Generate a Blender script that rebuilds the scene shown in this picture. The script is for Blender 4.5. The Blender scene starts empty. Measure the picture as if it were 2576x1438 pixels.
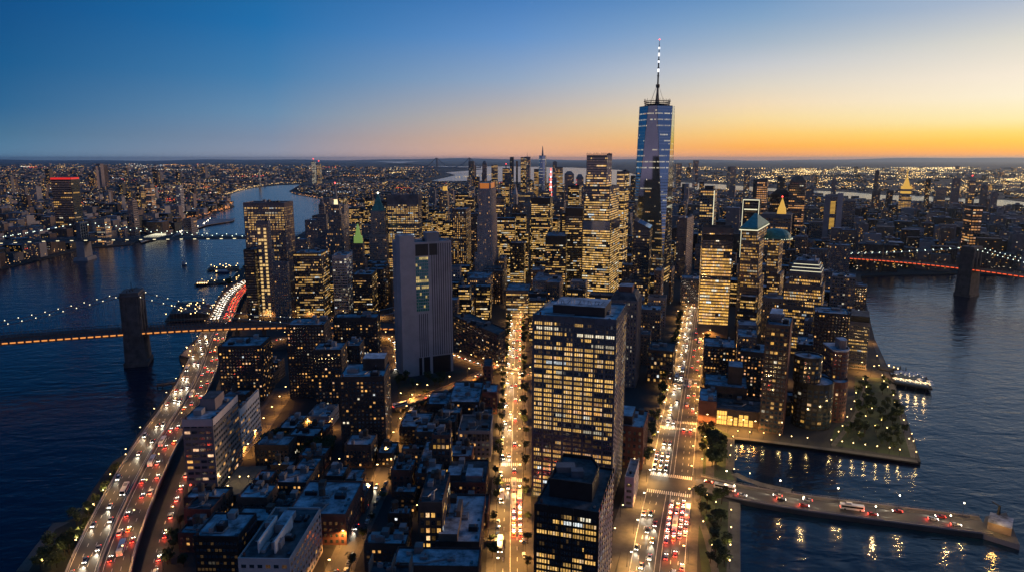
import bpy, math, random
from math import sin, cos, tan, atan2, pi, radians, sqrt, hypot
from mathutils import Vector, geometry

R = random.Random(7)
S = bpy.context.scene
COL = S.collection

# ------------------------------------------------------------------ camera
# All layout numbers below were measured on the photograph at 2576 x 1438; P() turns them into points on the ground.
H = 185.0; TILT = radians(10.5); FPX = 1717.0; CX = 1288.0; CY = 719.0
CT, ST = cos(TILT), sin(TILT)
cam_d = bpy.data.cameras.new('camera'); cam = bpy.data.objects.new('camera', cam_d); COL.objects.link(cam)
cam.location = (0, 0, H); cam.rotation_euler = (pi/2 - TILT, 0, 0)
cam_d.sensor_width = 36; cam_d.lens = 24.0; cam_d.clip_start = 1.0; cam_d.clip_end = 400000
S.camera = cam
S.view_settings.view_transform = 'Standard'; S.view_settings.look = 'None'
S.view_settings.exposure = 0.0; S.view_settings.gamma = 1.0
S.cycles.use_light_tree = True
S.cycles.max_bounces = 5; S.cycles.diffuse_bounces = 2; S.cycles.glossy_bounces = 3
S.cycles.volume_bounces = 0; S.cycles.transparent_max_bounces = 8
S.cycles.sample_clamp_indirect = 2.0; S.cycles.sample_clamp_direct = 0.0
S.cycles.use_denoising = True; S.cycles.caustics_reflective = False
SUN_AZ = radians(64.0); SUN_EL = radians(1.5)

def lin(c):
    return tuple(((v/255)/12.92 if v/255 <= .04045 else ((v/255+.055)/1.055)**2.4) for v in c) + (1.0,)

# ------------------------------------------------------------------ sky (world)
W = bpy.data.worlds.new('World'); S.world = W; W.use_nodes = True
nt = W.node_tree; nt.nodes.clear()
def wn(t, **k):
    n = nt.nodes.new(t)
    for a, b in k.items(): setattr(n, a, b)
    return n
def wl(a, b): nt.links.new(a, b)
tc = wn('ShaderNodeTexCoord'); sx = wn('ShaderNodeSeparateXYZ'); wl(tc.outputs['Generated'], sx.inputs[0])
el = wn('ShaderNodeMath', operation='ARCSINE'); wl(sx.outputs['Z'], el.inputs[0])
az = wn('ShaderNodeMath', operation='ARCTAN2'); wl(sx.outputs['X'], az.inputs[0]); wl(sx.outputs['Y'], az.inputs[1])
eln = wn('ShaderNodeMapRange'); wl(el.outputs[0], eln.inputs['Value'])
eln.inputs['From Min'].default_value = 0; eln.inputs['From Max'].default_value = pi/2
pw = wn('ShaderNodeMath', operation='POWER'); wl(eln.outputs[0], pw.inputs[0]); pw.inputs[1].default_value = 0.5   # more resolution near the horizon
def comp(deg, c):                          # the haze layer dims the low sky: it is that much brighter behind it
    k = math.exp(min(.0026/max(sin(radians(deg)), 1e-4), .55)); return tuple(v*k for v in c[:3])+(1.0,)
def e(deg): return sqrt(max(deg, 0)/90.0)
ZEN = (6, 84, 142)
SKY = [  # azimuth in degrees, (elevation, colour) from the horizon up
 (-168, [(0, (176, 138, 132)), (8, (148, 128, 132)), (25, (52, 82, 122)), (60, ZEN)]),
 (-128, [(0, (60, 72, 106)), (8, (50, 72, 112)), (25, (22, 64, 116)), (60, ZEN)]),
 (-60, [(0, (50, 88, 122)), (3, (30, 88, 132)), (8, (2, 76, 130)), (17, (0, 54, 104)), (30, (0, 40, 86)), (60, ZEN)]),
 (-37, [(0, (86, 120, 146)), (1.7, (66, 114, 148)), (3.5, (34, 99, 146)), (6.3, (4, 87, 141)), (10, (0, 75, 133)), (17, (0, 60, 112)), (30, (0, 44, 92)), (60, ZEN)]),
 (-19, [(0, (140, 138, 148)), (1.7, (126, 142, 166)), (3.5, (104, 142, 176)), (6.3, (66, 126, 176)), (10, (28, 110, 172)), (20, (8, 78, 138)), (32, (0, 54, 106)), (60, ZEN)]),
 (0, [(0, (214, 152, 118)), (1.5, (222, 176, 140)), (3.2, (198, 180, 164)), (6.3, (146, 168, 196)), (9.5, (98, 146, 202)), (12.5, (66, 124, 188)), (25, (28, 94, 160)), (60, ZEN)]),
 (19, [(0, (205, 140, 95)), (.4, (232, 154, 84)), (.95, (255, 176, 74)), (1.95, (255, 205, 115)), (3.1, (250, 220, 160)), (4.2, (243, 220, 185)), (5.6, (222, 214, 200)), (7.0, (200, 203, 208)), (8.6, (165, 183, 202)), (10.3, (133, 166, 200)), (11.9, (107, 150, 196)), (22, (84, 136, 190)), (36, (40, 104, 168)), (60, ZEN)]),
 (37, [(0, (225, 140, 60)), (.5, (255, 170, 52)), (1.25, (254, 206, 75)), (1.83, (255, 222, 115)), (2.6, (255, 238, 175)), (4.1, (255, 243, 214)), (5.5, (250, 237, 217)), (7.7, (224, 220, 208)), (10.2, (176, 188, 207)), (22, (138, 172, 210)), (36, (70, 128, 184)), (60, ZEN)]),
 (65, [(0, (230, 140, 60)), (1.5, (250, 190, 90)), (5.0, (240, 220, 180)), (11.0, (190, 200, 216)), (25, (120, 160, 204)), (38, (60, 116, 176)), (60, ZEN)]),
 (124, [(0, (84, 104, 140)), (8, (60, 96, 148)), (25, (32, 84, 146)), (60, ZEN)]),
 (168, [(0, (176, 138, 132)), (8, (148, 128, 132)), (25, (52, 82, 122)), (60, ZEN)]),
]
prev = None
for k, (a, stops) in enumerate(SKY):
    cr = wn('ShaderNodeValToRGB'); rp = cr.color_ramp; rp.interpolation = 'EASE' if False else 'LINEAR'
    rp.elements[0].position = e(stops[0][0]); rp.elements[0].color = comp(0, lin(stops[0][1]))
    rp.elements[1].position = e(stops[-1][0]); rp.elements[1].color = lin(stops[-1][1])
    for d_, c_ in stops[1:-1]:
        q = rp.elements.new(e(d_)); q.color = comp(d_, lin(c_))
    wl(pw.outputs[0], cr.inputs[0])
    if prev is None: prev = cr.outputs[0]
    else:
        mr = wn('ShaderNodeMapRange'); wl(az.outputs[0], mr.inputs['Value'])
        mr.inputs['From Min'].default_value = radians(SKY[k-1][0]); mr.inputs['From Max'].default_value = radians(a)
        mx = wn('ShaderNodeMix', data_type='RGBA'); wl(mr.outputs[0], mx.inputs['Factor'])
        wl(prev, mx.inputs['A']); wl(cr.outputs[0], mx.inputs['B']); prev = mx.outputs['Result']
sky = wn('ShaderNodeTexSky', sky_type='NISHITA'); sky.sun_disc = False
sky.sun_elevation = SUN_EL; sky.sun_rotation = SUN_AZ; sky.altitude = 100; sky.air_density = 1.2; sky.dust_density = 1.0
b1 = wn('ShaderNodeBackground'); wl(prev, b1.inputs[0]); b1.inputs[1].default_value = 0.97
b2 = wn('ShaderNodeBackground'); wl(sky.outputs[0], b2.inputs[0]); b2.inputs[1].default_value = 0.006
ad = wn('ShaderNodeAddShader'); wl(b1.outputs[0], ad.inputs[0]); wl(b2.outputs[0], ad.inputs[1])
wo = wn('ShaderNodeOutputWorld'); wl(ad.outputs[0], wo.inputs[0])

sd = bpy.data.lights.new('sun', 'SUN'); sd.energy = 1.2; sd.angle = radians(10); sd.color = (1.0, 0.62, 0.36)
sun = bpy.data.objects.new('sun', sd); COL.objects.link(sun)
sv = Vector((-sin(SUN_AZ)*cos(radians(4)), -cos(SUN_AZ)*cos(radians(9)), -sin(radians(9))))
sun.rotation_euler = sv.to_track_quat('-Z', 'Y').to_euler(); sun.location = (0, 0, 900)

# ------------------------------------------------------------------ measuring helpers
def row_y(py, z=0.0):                      # forward distance of the ground point seen on photo row py
    v = -(py-CY)/FPX
    cy_, cz_ = CT + v*ST, -ST + v*CT
    return (z-H)*cy_/cz_
def row_z(py, Y):                          # height seen on row py at forward distance Y
    v = -(py-CY)/FPX
    return H + Y*(-ST + v*CT)/(CT + v*ST)
def depth(Y, z): return Y*CT + (H-z)*ST
def P(px, py, z=0.0):
    Y = row_y(py, z); return Vector(((px-CX)/FPX*depth(Y, z), Y, z))
def proj(x, y, z):
    d = depth(y, z); 
    return CX + FPX*x/d, CY - FPX*(y*ST + (z-H)*CT)/d
def inpoly(x, y, poly):
    c = False; j = len(poly)-1
    for i in range(len(poly)):
        xi, yi = poly[i][0], poly[i][1]; xj, yj = poly[j][0], poly[j][1]
        if (yi > y) != (yj > y) and x < (xj-xi)*(y-yi)/(yj-yi)+xi: c = not c
        j = i
    return c

# ------------------------------------------------------------------ materials
MATS = {}
def newmat(name):
    m = bpy.data.materials.new(name); m.use_nodes = True; MATS[name] = m
    return m, m.node_tree, m.node_tree.nodes['Principled BSDF']
def mat(name, col, rough=.7, metal=0., var=.25, scale=.15, col2=None, bump=0., spec=.5, detail=4):
    m, t, b = newmat(name)
    b.inputs['Roughness'].default_value = rough; b.inputs['Metallic'].default_value = metal
    b.inputs['Specular IOR Level'].default_value = spec
    c = t.nodes.new('ShaderNodeTexCoord'); n = t.nodes.new('ShaderNodeTexNoise')
    n.inputs['Scale'].default_value = scale; n.inputs['Detail'].default_value = detail; n.inputs['Roughness'].default_value = .65
    t.links.new(c.outputs['Object'], n.inputs['Vector'])
    r = t.nodes.new('ShaderNodeValToRGB'); t.links.new(n.outputs['Fac'], r.inputs[0])
    c2 = col2 or tuple(v*(1+var) for v in col)
    c1 = tuple(v*(1-var) for v in col)
    r.color_ramp.elements[0].position = .35; r.color_ramp.elements[1].position = .65
    r.color_ramp.elements[0].color = c1+(1,); r.color_ramp.elements[1].color = c2+(1,)
    t.links.new(r.outputs[0], b.inputs['Base Color'])
    if bump:
        bp = t.nodes.new('ShaderNodeBump'); bp.inputs['Strength'].default_value = bump
        t.links.new(n.outputs['Fac'], bp.inputs['Height']); t.links.new(bp.outputs[0], b.inputs['Normal'])
    return m
def emis(name, col, s, sample=False):
    m, t, b = newmat(name)
    b.inputs['Base Color'].default_value = (.05, .05, .05, 1)
    b.inputs['Emission Color'].default_value = col+(1,); b.inputs['Emission Strength'].default_value = s
    m.cycles.emission_sampling = 'AUTO' if sample else 'NONE'
    return m
def glowmat(name, base, rough, spec=.5, metal=0.0, noise=True):
    m, t, b = newmat(name)
    b.inputs['Base Color'].default_value = base+(1,); b.inputs['Roughness'].default_value = rough
    b.inputs['Specular IOR Level'].default_value = spec; b.inputs['Metallic'].default_value = metal
    a = t.nodes.new('ShaderNodeAttribute'); a.attribute_name = 'glow'
    if noise:
        c = t.nodes.new('ShaderNodeTexCoord'); n = t.nodes.new('ShaderNodeTexNoise')
        n.inputs['Scale'].default_value = 1.1; n.inputs['Detail'].default_value = 2
        t.links.new(c.outputs['Object'], n.inputs['Vector'])
        r = t.nodes.new('ShaderNodeMapRange'); t.links.new(n.outputs['Fac'], r.inputs['Value'])
        r.inputs['From Min'].default_value = .3; r.inputs['From Max'].default_value = .68
        r.inputs['To Min'].default_value = .45; r.inputs['To Max'].default_value = 1.25
        t.links.new(r.outputs[0], b.inputs['Emission Strength'])
    else: b.inputs['Emission Strength'].default_value = 1.0
    t.links.new(a.outputs['Color'], b.inputs['Emission Color'])
    m.cycles.emission_sampling = 'NONE'
    return m

mat('dark_metal', (.022, .024, .028), .45, .3, .3)
mat('black_stone', (.016, .016, .018), .4, 0, .3)
mat('glass_wall', (.02, .035, .05), .12, 0, .2, spec=.9)
mat('blue_glass', (.40, .44, .50), .06, .95, .06, .02)
mat('grey_glass', (.06, .08, .10), .12, .4, .2, .03)
mat('concrete', (.27, .25, .25), .85, 0, .12, .08)
mat('pale_stone', (.42, .37, .345), .85, 0, .12, .1)
mat('pale_concrete', (.46, .41, .40), .85, 0, .12, .08)
mat('limestone', (.29, .25, .22), .85, 0, .2, .1)
mat('grey_stone', (.17, .155, .155), .85, 0, .25, .1)
mat('brown_brick', (.085, .058, .046), .9, 0, .35, .12)
mat('red_brick', (.15, .062, .045), .9, 0, .35, .12)
mat('dark_brick', (.046, .036, .033), .9, 0, .35, .12)
mat('tan_brick', (.17, .125, .10), .9, 0, .25, .12)
mat('granite', (.24, .185, .175), .7, 0, .15, .1)
mat('white_paint', (.62, .60, .58), .7, 0, .12, .2)
mat('roof_grey', (.13, .14, .155), .9, 0, .6, .17, col2=(.46, .50, .56), detail=8)
mat('roof_pale', (.28, .30, .33), .9, 0, .5, .14, col2=(.62, .65, .70), detail=8)
mat('roof_dark', (.035, .036, .04), .9, 0, .4, .2, col2=(.10, .11, .12))
mat('copper', (.055, .24, .20), .6, .1, .3, .3)
mat('asphalt', (.050, .049, .047), .75, 0, .3, .06, bump=.1)
mat('highway_asphalt', (.050, .048, .045), .7, 0, .3, .05)
mat('sidewalk', (.085, .08, .073), .9, 0, .25, .2)
mat('paint_mark', (.70, .68, .62), .8, 0, .25, .9)
mat('land', (.026, .026, .027), .95, 0, .5, .006)
mat('earth', (.022, .026, .016), .95, 0, .5, .05)
mat('grass', (.028, .045, .018), .95, 0, .4, .08)
mat('hill', (.035, .045, .055), .95, 0, .3, .0006)
mat('bark', (.06, .045, .03), .95)
mat('leaf', (.035, .055, .018), .85, 0, .5, .6)
mat('bridge_stone', (.085, .077, .075), .9, 0, .35, .15)
mat('bridge_steel', (.16, .075, .045), .6, .2, .25, .3)
mat('steel_blue', (.095, .125, .155), .55, .3, .25, .2)
mat('steel', (.24, .24, .25), .5, .5, .2, .5)
mat('timber', (.06, .05, .042), .95, 0, .4, .5)
mat('rubber', (.012, .012, .012), .8)
mat('chrome', (.4, .4, .4), .25, .9)
for n_, c_ in (('car_white', (.62, .62, .60)), ('car_black', (.02, .02, .022)), ('car_silver', (.33, .34, .35)), ('car_red', (.30, .025, .02)), ('car_yellow', (.62, .36, .03)), ('car_blue', (.04, .07, .16))):
    mat(n_, c_, .3, .1, .03)
mat('car_glass', (.012, .014, .016), .08, 0, .1, spec=.8)
emis('headlamp', (1.0, .93, .78), 13)
emis('taillamp', (1.0, .06, .03), 9)
emis('lamp_warm', (1.0, .62, .22), 9)
emis('lamp_white', (1.0, .86, .58), 8)
emis('lamp_cool', (.86, 1.0, .80), 2.6)
emis('lamp_cable', (1.0, .86, .56), 2.8)
emis('lamp_red', (1.0, .05, .04), 8)
emis('roof_red', (1.0, .03, .02), .75)
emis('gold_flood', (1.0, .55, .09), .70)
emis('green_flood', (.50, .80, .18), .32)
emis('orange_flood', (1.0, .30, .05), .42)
emis('spire_white', (.95, .95, 1.0), 1.6)
emis('line_white', (1.0, .92, .62), 1.0)
emis('deck_orange', (1.0, .36, .08), 1.0)
emis('deck_red', (1.0, .12, .03), 1.3)
emis('deck_white', (1.0, .85, .5), 1.6)
emis('lobby_orange', (1.0, .52, .10), 1.5)
emis('lantern_white', (1.0, .82, .45), 1.3)
emis('cyan_light', (.35, .85, 1.0), 2.2)
glowmat('pane', (.016, .036, .052), .09, .9); MATS['pane'].node_tree.nodes['Principled BSDF'].inputs['IOR'].default_value = 1.9
glowmat('facade_far', (.07, .062, .06), .8, .3, noise=False)
glowmat('light_dots', (.02, .02, .02), .8, .1, noise=False)

# water: waves of several lengths as bump over a dark glossy surface
m, t, b = newmat('water')
b.inputs['Base Color'].default_value = (.0018, .013, .031, 1); b.inputs['Roughness'].default_value = .15; b.inputs['Specular IOR Level'].default_value = .5
b.inputs['IOR'].default_value = 1.33
c = t.nodes.new('ShaderNodeTexCoord')
mp = t.nodes.new('ShaderNodeMapping'); mp.inputs['Scale'].default_value = (1.0, 1.9, 1); mp.inputs['Rotation'].default_value = (0, 0, radians(-24))
t.links.new(c.outputs['Object'], mp.inputs[0])
hs = None
for sc_, amp in ((.03, 1.5), (.09, .75), (.28, .16)):
    n = t.nodes.new('ShaderNodeTexNoise'); n.inputs['Scale'].default_value = sc_; n.inputs['Detail'].default_value = 3; n.inputs['Distortion'].default_value = .6
    t.links.new(mp.outputs[0], n.inputs['Vector'])
    mu = t.nodes.new('ShaderNodeMath'); mu.operation = 'MULTIPLY'; mu.inputs[1].default_value = amp; t.links.new(n.outputs['Fac'], mu.inputs[0])
    if hs is None: hs = mu.outputs[0]
    else:
        a_ = t.nodes.new('ShaderNodeMath'); a_.operation = 'ADD'; t.links.new(hs, a_.inputs[0]); t.links.new(mu.outputs[0], a_.inputs[1]); hs = a_.outputs[0]
bp = t.nodes.new('ShaderNodeBump'); bp.inputs['Strength'].default_value = .5; bp.inputs['Distance'].default_value = 1.4
t.links.new(hs, bp.inputs['Height']); t.links.new(bp.outputs[0], b.inputs['Normal'])

# ------------------------------------------------------------------ mesh builder
class MB:
    def __init__(s): s.v = []; s.f = []; s.m = []; s.g = []; s.mats = []; s.any = False
    def mi(s, name):
        if name not in s.mats: s.mats.append(name)
        return s.mats.index(name)
    def face(s, pts, m, glow=None):
        i = len(s.v); s.v.extend(tuple(p) for p in pts); s.f.append(tuple(range(i, i+len(pts))))
        s.m.append(s.mi(m)); s.g.append(glow or (0, 0, 0))
        if glow: s.any = True
    def prism(s, poly, z0, z1, m, top=True, bottom=False, mtop=None):
        n = len(poly)
        for i in range(n):
            a, c = poly[i], poly[(i+1) % n]
            s.face([(a[0], a[1], z0), (c[0], c[1], z0), (c[0], c[1], z1), (a[0], a[1], z1)], m)
        if top: s.face([(p[0], p[1], z1) for p in poly], mtop or m)
        if bottom: s.face([(p[0], p[1], z0) for p in reversed(poly)], m)
    def box(s, o, u, d, w, l, z0, z1, m, bottom=False, mtop=None):     # o = front-left corner, u right, d back
        p = [(o[0], o[1]), (o[0]+u[0]*w, o[1]+u[1]*w), (o[0]+u[0]*w+d[0]*l, o[1]+u[1]*w+d[1]*l), (o[0]+d[0]*l, o[1]+d[1]*l)]
        s.prism(p, z0, z1, m, True, bottom, mtop)
    def cbox(s, x, y, sx, sy, z0, z1, m, bottom=True, rot=0.):
        u = (cos(rot), sin(rot)); d = (-sin(rot), cos(rot))
        s.box((x-u[0]*sx/2-d[0]*sy/2, y-u[1]*sx/2-d[1]*sy/2), u, d, sx, sy, z0, z1, m, bottom)
    def cone(s, x, y, r0, r1, z0, z1, m, n=10, top=True, rot=0.):
        a = [(x+r0*cos(rot+2*pi*i/n), y+r0*sin(rot+2*pi*i/n)) for i in range(n)]
        c = [(x+r1*cos(rot+2*pi*i/n), y+r1*sin(rot+2*pi*i/n)) for i in range(n)]
        for i in range(n):
            j = (i+1) % n
            if r1 < 1e-4: s.face([(*a[i], z0), (*a[j], z0), (x, y, z1)], m)
            else: s.face([(*a[i], z0), (*a[j], z0), (*c[j], z1), (*c[i], z1)], m)
        if top and r1 > 1e-4: s.face([(*p, z1) for p in c], m)
    def frustum(s, pa, za, pb, zb, m, top=True):
        n = len(pa)
        for i in range(n):
            j = (i+1) % n
            s.face([(*pa[i][:2], za), (*pa[j][:2], za), (*pb[j][:2], zb), (*pb[i][:2], zb)], m)
        if top: s.face([(*p[:2], zb) for p in pb], m)
    def tube(s, pts, r, m, n=6):
        pts = [Vector(p) for p in pts]; rings = []
        for i, p in enumerate(pts):
            dr = (pts[min(i+1, len(pts)-1)] - pts[max(i-1, 0)]).normalized()
            up = Vector((0, 0, 1)) if abs(dr.z) < .9 else Vector((1, 0, 0))
            a = dr.cross(up).normalized(); c = a.cross(dr)
            rr = r[i] if isinstance(r, (list, tuple)) else r
            rings.append([p + (a*cos(2*pi*k/n) + c*sin(2*pi*k/n))*rr for k in range(n)])
        for i in range(len(rings)-1):
            for k in range(n):
                j = (k+1) % n
                s.face([rings[i][k], rings[i][j], rings[i+1][j], rings[i+1][k]], m)
        s.face(list(reversed(rings[0])), m); s.face(rings[-1], m)
    def ball(s, x, y, z, r, m, n=6, k=4, glow=None):
        for i in range(k):
            t0, t1 = pi*i/k, pi*(i+1)/k
            for j in range(n):
                p0, p1 = 2*pi*j/n, 2*pi*(j+1)/n
                q = [(x+r*sin(t)*cos(p), y+r*sin(t)*sin(p), z+r*cos(t)) for t, p in ((t0, p0), (t1, p0), (t1, p1), (t0, p1))]
                if i == 0: q = q[:1] + q[1:3]
                elif i == k-1: q = q[:2] + q[3:]
                s.face(q, m, glow)
    def build(s, name, parent=None, loc=None):
        me = bpy.data.meshes.new(name); me.from_pydata(s.v, [], s.f)
        for n in s.mats: me.materials.append(MATS[n])
        me.polygons.foreach_set('material_index', s.m)
        if s.any:
            at = me.attributes.new('glow', 'FLOAT_COLOR', 'FACE')
            fl = []
            for g in s.g: fl.extend((g[0], g[1], g[2], 1.0))
            at.data.foreach_set('color', fl)
        me.update()
        o = bpy.data.objects.new(name, me); COL.objects.link(o)
        if parent is not None: o.parent = parent
        if loc is not None: o.location = loc
        return o
def tag(o, label=None, cat=None, group=None, kind=None):
    if label: o['label'] = label
    if cat: o['category'] = cat
    if group: o['group'] = group
    if kind: o['kind'] = kind
    return o
def empty(name, loc, label, cat, group=None, rz=0.):
    o = bpy.data.objects.new(name, None); COL.objects.link(o); o.location = loc; o.rotation_euler[2] = rz
    return tag(o, label, cat, group)
def copy_tree(o, loc=None, rz=None, parent=None):
    c = o.copy(); COL.objects.link(c)
    if parent is not None: c.parent = parent
    if loc is not None: c.location = loc
    if rz is not None: c.rotation_euler[2] = rz
    for ch in list(o.children): copy_tree(ch, parent=c)
    return c
def shift(mb, ox, oy, oz=0.):
    mb.v = [(p[0]-ox, p[1]-oy, p[2]-oz) for p in mb.v]; return mb
ONES = ['', 'first', 'second', 'third', 'fourth', 'fifth', 'sixth', 'seventh', 'eighth', 'ninth', 'tenth', 'eleventh', 'twelfth', 'thirteenth', 'fourteenth', 'fifteenth', 'sixteenth', 'seventeenth', 'eighteenth', 'nineteenth']
TENS = {2: 'twent', 3: 'thirt', 4: 'fort', 5: 'fift', 6: 'sixt', 7: 'sevent', 8: 'eight', 9: 'ninet'}
def nth(i):
    if i < 20: return ONES[i]
    if i < 100:
        a, b_ = divmod(i, 10)
        return TENS[a]+'ieth' if b_ == 0 else TENS[a]+'y '+ONES[b_]
    return '%dth' % i
LZ = 2.0            # level of the land above the water

# ------------------------------------------------------------------ ground and water
def sheet(name, pts, z, m, kind='structure', skirt=None):
    poly = [(p[0], p[1]) for p in pts]
    mb = MB(); tri = geometry.tessellate_polygon([[Vector((p[0], p[1], 0)) for p in poly]])
    mb.mi(m); mb.v = [(p[0], p[1], z) for p in poly]
    for t_ in tri:
        a, b_, c_ = [poly[i] for i in t_]
        cr_ = (b_[0]-a[0])*(c_[1]-a[1])-(b_[1]-a[1])*(c_[0]-a[0])
        mb.f.append(tuple(t_) if cr_ > 0 else tuple(reversed(t_))); mb.m.append(0); mb.g.append((0, 0, 0))
    if skirt is not None:
        n = len(poly)
        for i in range(n):
            a, b_ = poly[i], poly[(i+1) % n]
            mb.face([(a[0], a[1], skirt), (b_[0], b_[1], skirt), (b_[0], b_[1], z), (a[0], a[1], z)], m)
    return tag(mb.build(name), kind=kind)
BIG = 80000
tag_ = sheet('water', [(-BIG, -3000), (BIG, -3000), (BIG, BIG), (-BIG, BIG)], 0.0, 'water')
def px(pts, z=LZ): return [P(a, c_, z) for a, c_ in pts]
SHORE_W = [(39, 1438), (134, 1313), (180, 1309), (198, 1290), (234, 1230), (284, 1160), (318, 1138), (352, 1085), (432, 975), (462, 925), (450, 895), (474, 868), (500, 845), (515, 815), (535, 775), (548, 748), (572, 712), (606, 675), (640, 655), (700, 640), (722, 610), (770, 580), (800, 560), (860, 545), (920, 539), (960, 530)]
BANK_R = [(900, 523), (850, 508), (790, 497), (738, 488), (728, 481), (757, 464)]
BANK_L = [(700, 466), (640, 472), (600, 480), (566, 494), (575, 510), (590, 520), (505, 545), (455, 562), (462, 572), (430, 595), (345, 607), (330, 615), (215, 624), (120, 648), (0, 676), (-300, 740)]
EAST = [(1853, 1438), (1852, 1282), (1852, 1200), (1839, 1178), (1842, 1097), (1921, 1105), (2090, 1126), (2316, 1160), (2300, 1108), (2282, 1055), (2264, 1006), (2246, 949), (2200, 851), (2183, 780), (2165, 694), (2410, 687), (2572, 692), (2900, 715)]
LOWBANK = [(2900, 560), (2576, 535), (2533, 519), (2365, 513), (2337, 506), (2202, 508), (2124, 501), (2045, 489), (1960, 484), (1800, 476), (1700, 470), (1470, 470), (1430, 463), (1200, 455), (1075, 457), (1145, 441), (1120, 434), (1215, 427), (1100, 419)]
def bottom(pt, y):                         # extend the land below the picture
    return Vector((pt[0], y, 0))
wp = px(SHORE_W); ep = px(EAST)
main = [bottom(wp[0]-Vector((60, 0, 0)), 120.)] + wp + px(BANK_R) + px(BANK_L) + [Vector((-9000, 1100, 0)), Vector((-BIG*.8, 9000, 0)), Vector((-BIG*.8, BIG*.9, 0)), Vector((-15000, BIG*.9, 0))]
main += px(list(reversed(LOWBANK))) + list(reversed(ep)) + [bottom(ep[0], 120.)]
sheet('ground', main, LZ, 'land', skirt=-1)
UP = [(1170, 419.5), (1280, 419), (1440, 422), (1560, 428), (1640, 452), (1700, 458), (1820, 464), (1968, 475), (2030, 478), (2140, 483), (2228, 490), (2322, 492), (2395, 498), (2533, 502), (2576, 507), (2900, 530)]
up = px(UP)
sheet('far_shore', up + [Vector((BIG*.9, 9000, 0)), Vector((BIG*.9, BIG*.9, 0)), Vector((-9000, BIG*.9, 0)), Vector((up[0][0]-3000, up[0][1]+5000, 0))], LZ, 'land', skirt=-1)
# low hills along the horizon
mb = MB(); prevp = None
for i in range(121):
    a = radians(-58 + 116*i/120); rr = 62000
    hh = 110 + 40*sin(i*.37)+25*sin(i*.91+1) + (190*math.exp(-((math.degrees(a)-35)/7)**2)) + 90*math.exp(-((math.degrees(a)+4)/9)**2)
    p0 = (sin(a)*rr*.9, cos(a)*rr*.9, LZ); p1 = (sin(a)*rr, cos(a)*rr, hh); p2 = (sin(a)*rr*1.2, cos(a)*rr*1.2, LZ)
    if prevp: mb.face([prevp[0], p0, p1, prevp[1]], 'hill'); mb.face([prevp[1], p1, p2, prevp[2]], 'hill')
    prevp = (p0, p1, p2)
tag(mb.build('hills'), kind='structure')

# ------------------------------------------------------------------ building kit
TINT = {'yellow': (1.0, .55, .115), 'gold': (1.0, .51, .085), 'warm': (1.0, .47, .10), 'white': (1.0, .84, .56), 'cool': (.92, .96, .95), 'orange': (1.0, .42, .09)}
#  wall, floor height, bay width, window width share, height share, lit share, model, tint, brightness
STY = {
 'grid':    ('steel_blue', 2.62, 1.06, .72, .60, .62, 'office', 'yellow', 1.0),
 'office':  ('dark_metal', 2.9, 1.35, .74, .55, .55, 'office', 'yellow', 1.05),
 'black':   ('black_stone', 3.0, 1.5, .74, .42, .38, 'office', 'yellow', 1.0),
 'bright':  ('limestone', 3.2, 1.6, .90, .58, .97, 'office', 'gold', 1.25),
 'striped': ('grey_stone', 3.0, 2.0, .92, .48, .35, 'office', 'yellow', 1.0),
 'glass':   ('glass_wall', 3.0, 1.5, .88, .55, .45, 'office', 'yellow', 1.0),
 'stone':   ('limestone', 3.0, 2.0, .42, .60, .10, 'res', 'warm', 1.1),
 'greyst':  ('grey_stone', 2.9, 2.1, .50, .55, .14, 'res', 'warm', 1.1),
 'brick':   ('brown_brick', 2.7, 2.4, .48, .48, .14, 'res', 'warm', 1.15),
 'dbrick':  ('dark_brick', 2.6, 2.3, .50, .48, .16, 'res', 'warm', 1.15),
 'rbrick':  ('red_brick', 3.1, 2.7, .46, .52, .10, 'res', 'warm', 1.1),
 'tan':     ('tan_brick', 2.7, 2.3, .50, .50, .16, 'res', 'warm', 1.1),
 'conc':    ('concrete', 3.0, 2.4, .55, .52, .10, 'res', 'warm', 1.1),
 'pale':    ('pale_concrete', 3.4, 3.2, .60, .45, .22, 'res', 'warm', 1.1),
 'loft':    ('brown_brick', 3.7, 2.3, .66, .58, .22, 'res', 'gold', 1.1),
 'blue':    ('steel_blue', 3.2, 2.4, .72, .55, .20, 'res', 'white', .7),
}
BUILT = []          # footprints already taken, for the infill
def footprint(ybase, a, c, b, yaw, ytop, mode='R', D=None, Wd=None, back=0., z0=LZ, maxd=70.):
    Y = row_y(ybase, z0) + back; z = row_z(ytop, Y); X = (c-CX)/FPX*depth(Y, z)
    yw = radians(yaw); u = (cos(yw), -sin(yw)); d = (sin(yw), cos(yw))
    def solve(dx, dy, q):                    # distance along (dx, dy) until photo column q
        k = (q-CX)/FPX
        return (k*depth(Y, z) - X)/(dx - k*dy*CT)
    if mode == 'R':
        Wd = Wd or abs(solve(-u[0], -u[1], a))
        if D is None: D = solve(d[0], d[1], b) if b != c else 25.
        o = (X-u[0]*Wd, Y-u[1]*Wd)
    else:
        Wd = Wd or abs(solve(u[0], u[1], b))
        if D is None: D = solve(d[0], d[1], a) if a != c else 25.
        o = (X, Y)
    if D <= 4 or D > maxd: D = min(maxd, 30.)
    poly = [o, (o[0]+u[0]*Wd, o[1]+u[1]*Wd), (o[0]+u[0]*Wd+d[0]*D, o[1]+u[1]*Wd+d[1]*D), (o[0]+d[0]*D, o[1]+d[1]*D)]
    return poly, z
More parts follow.
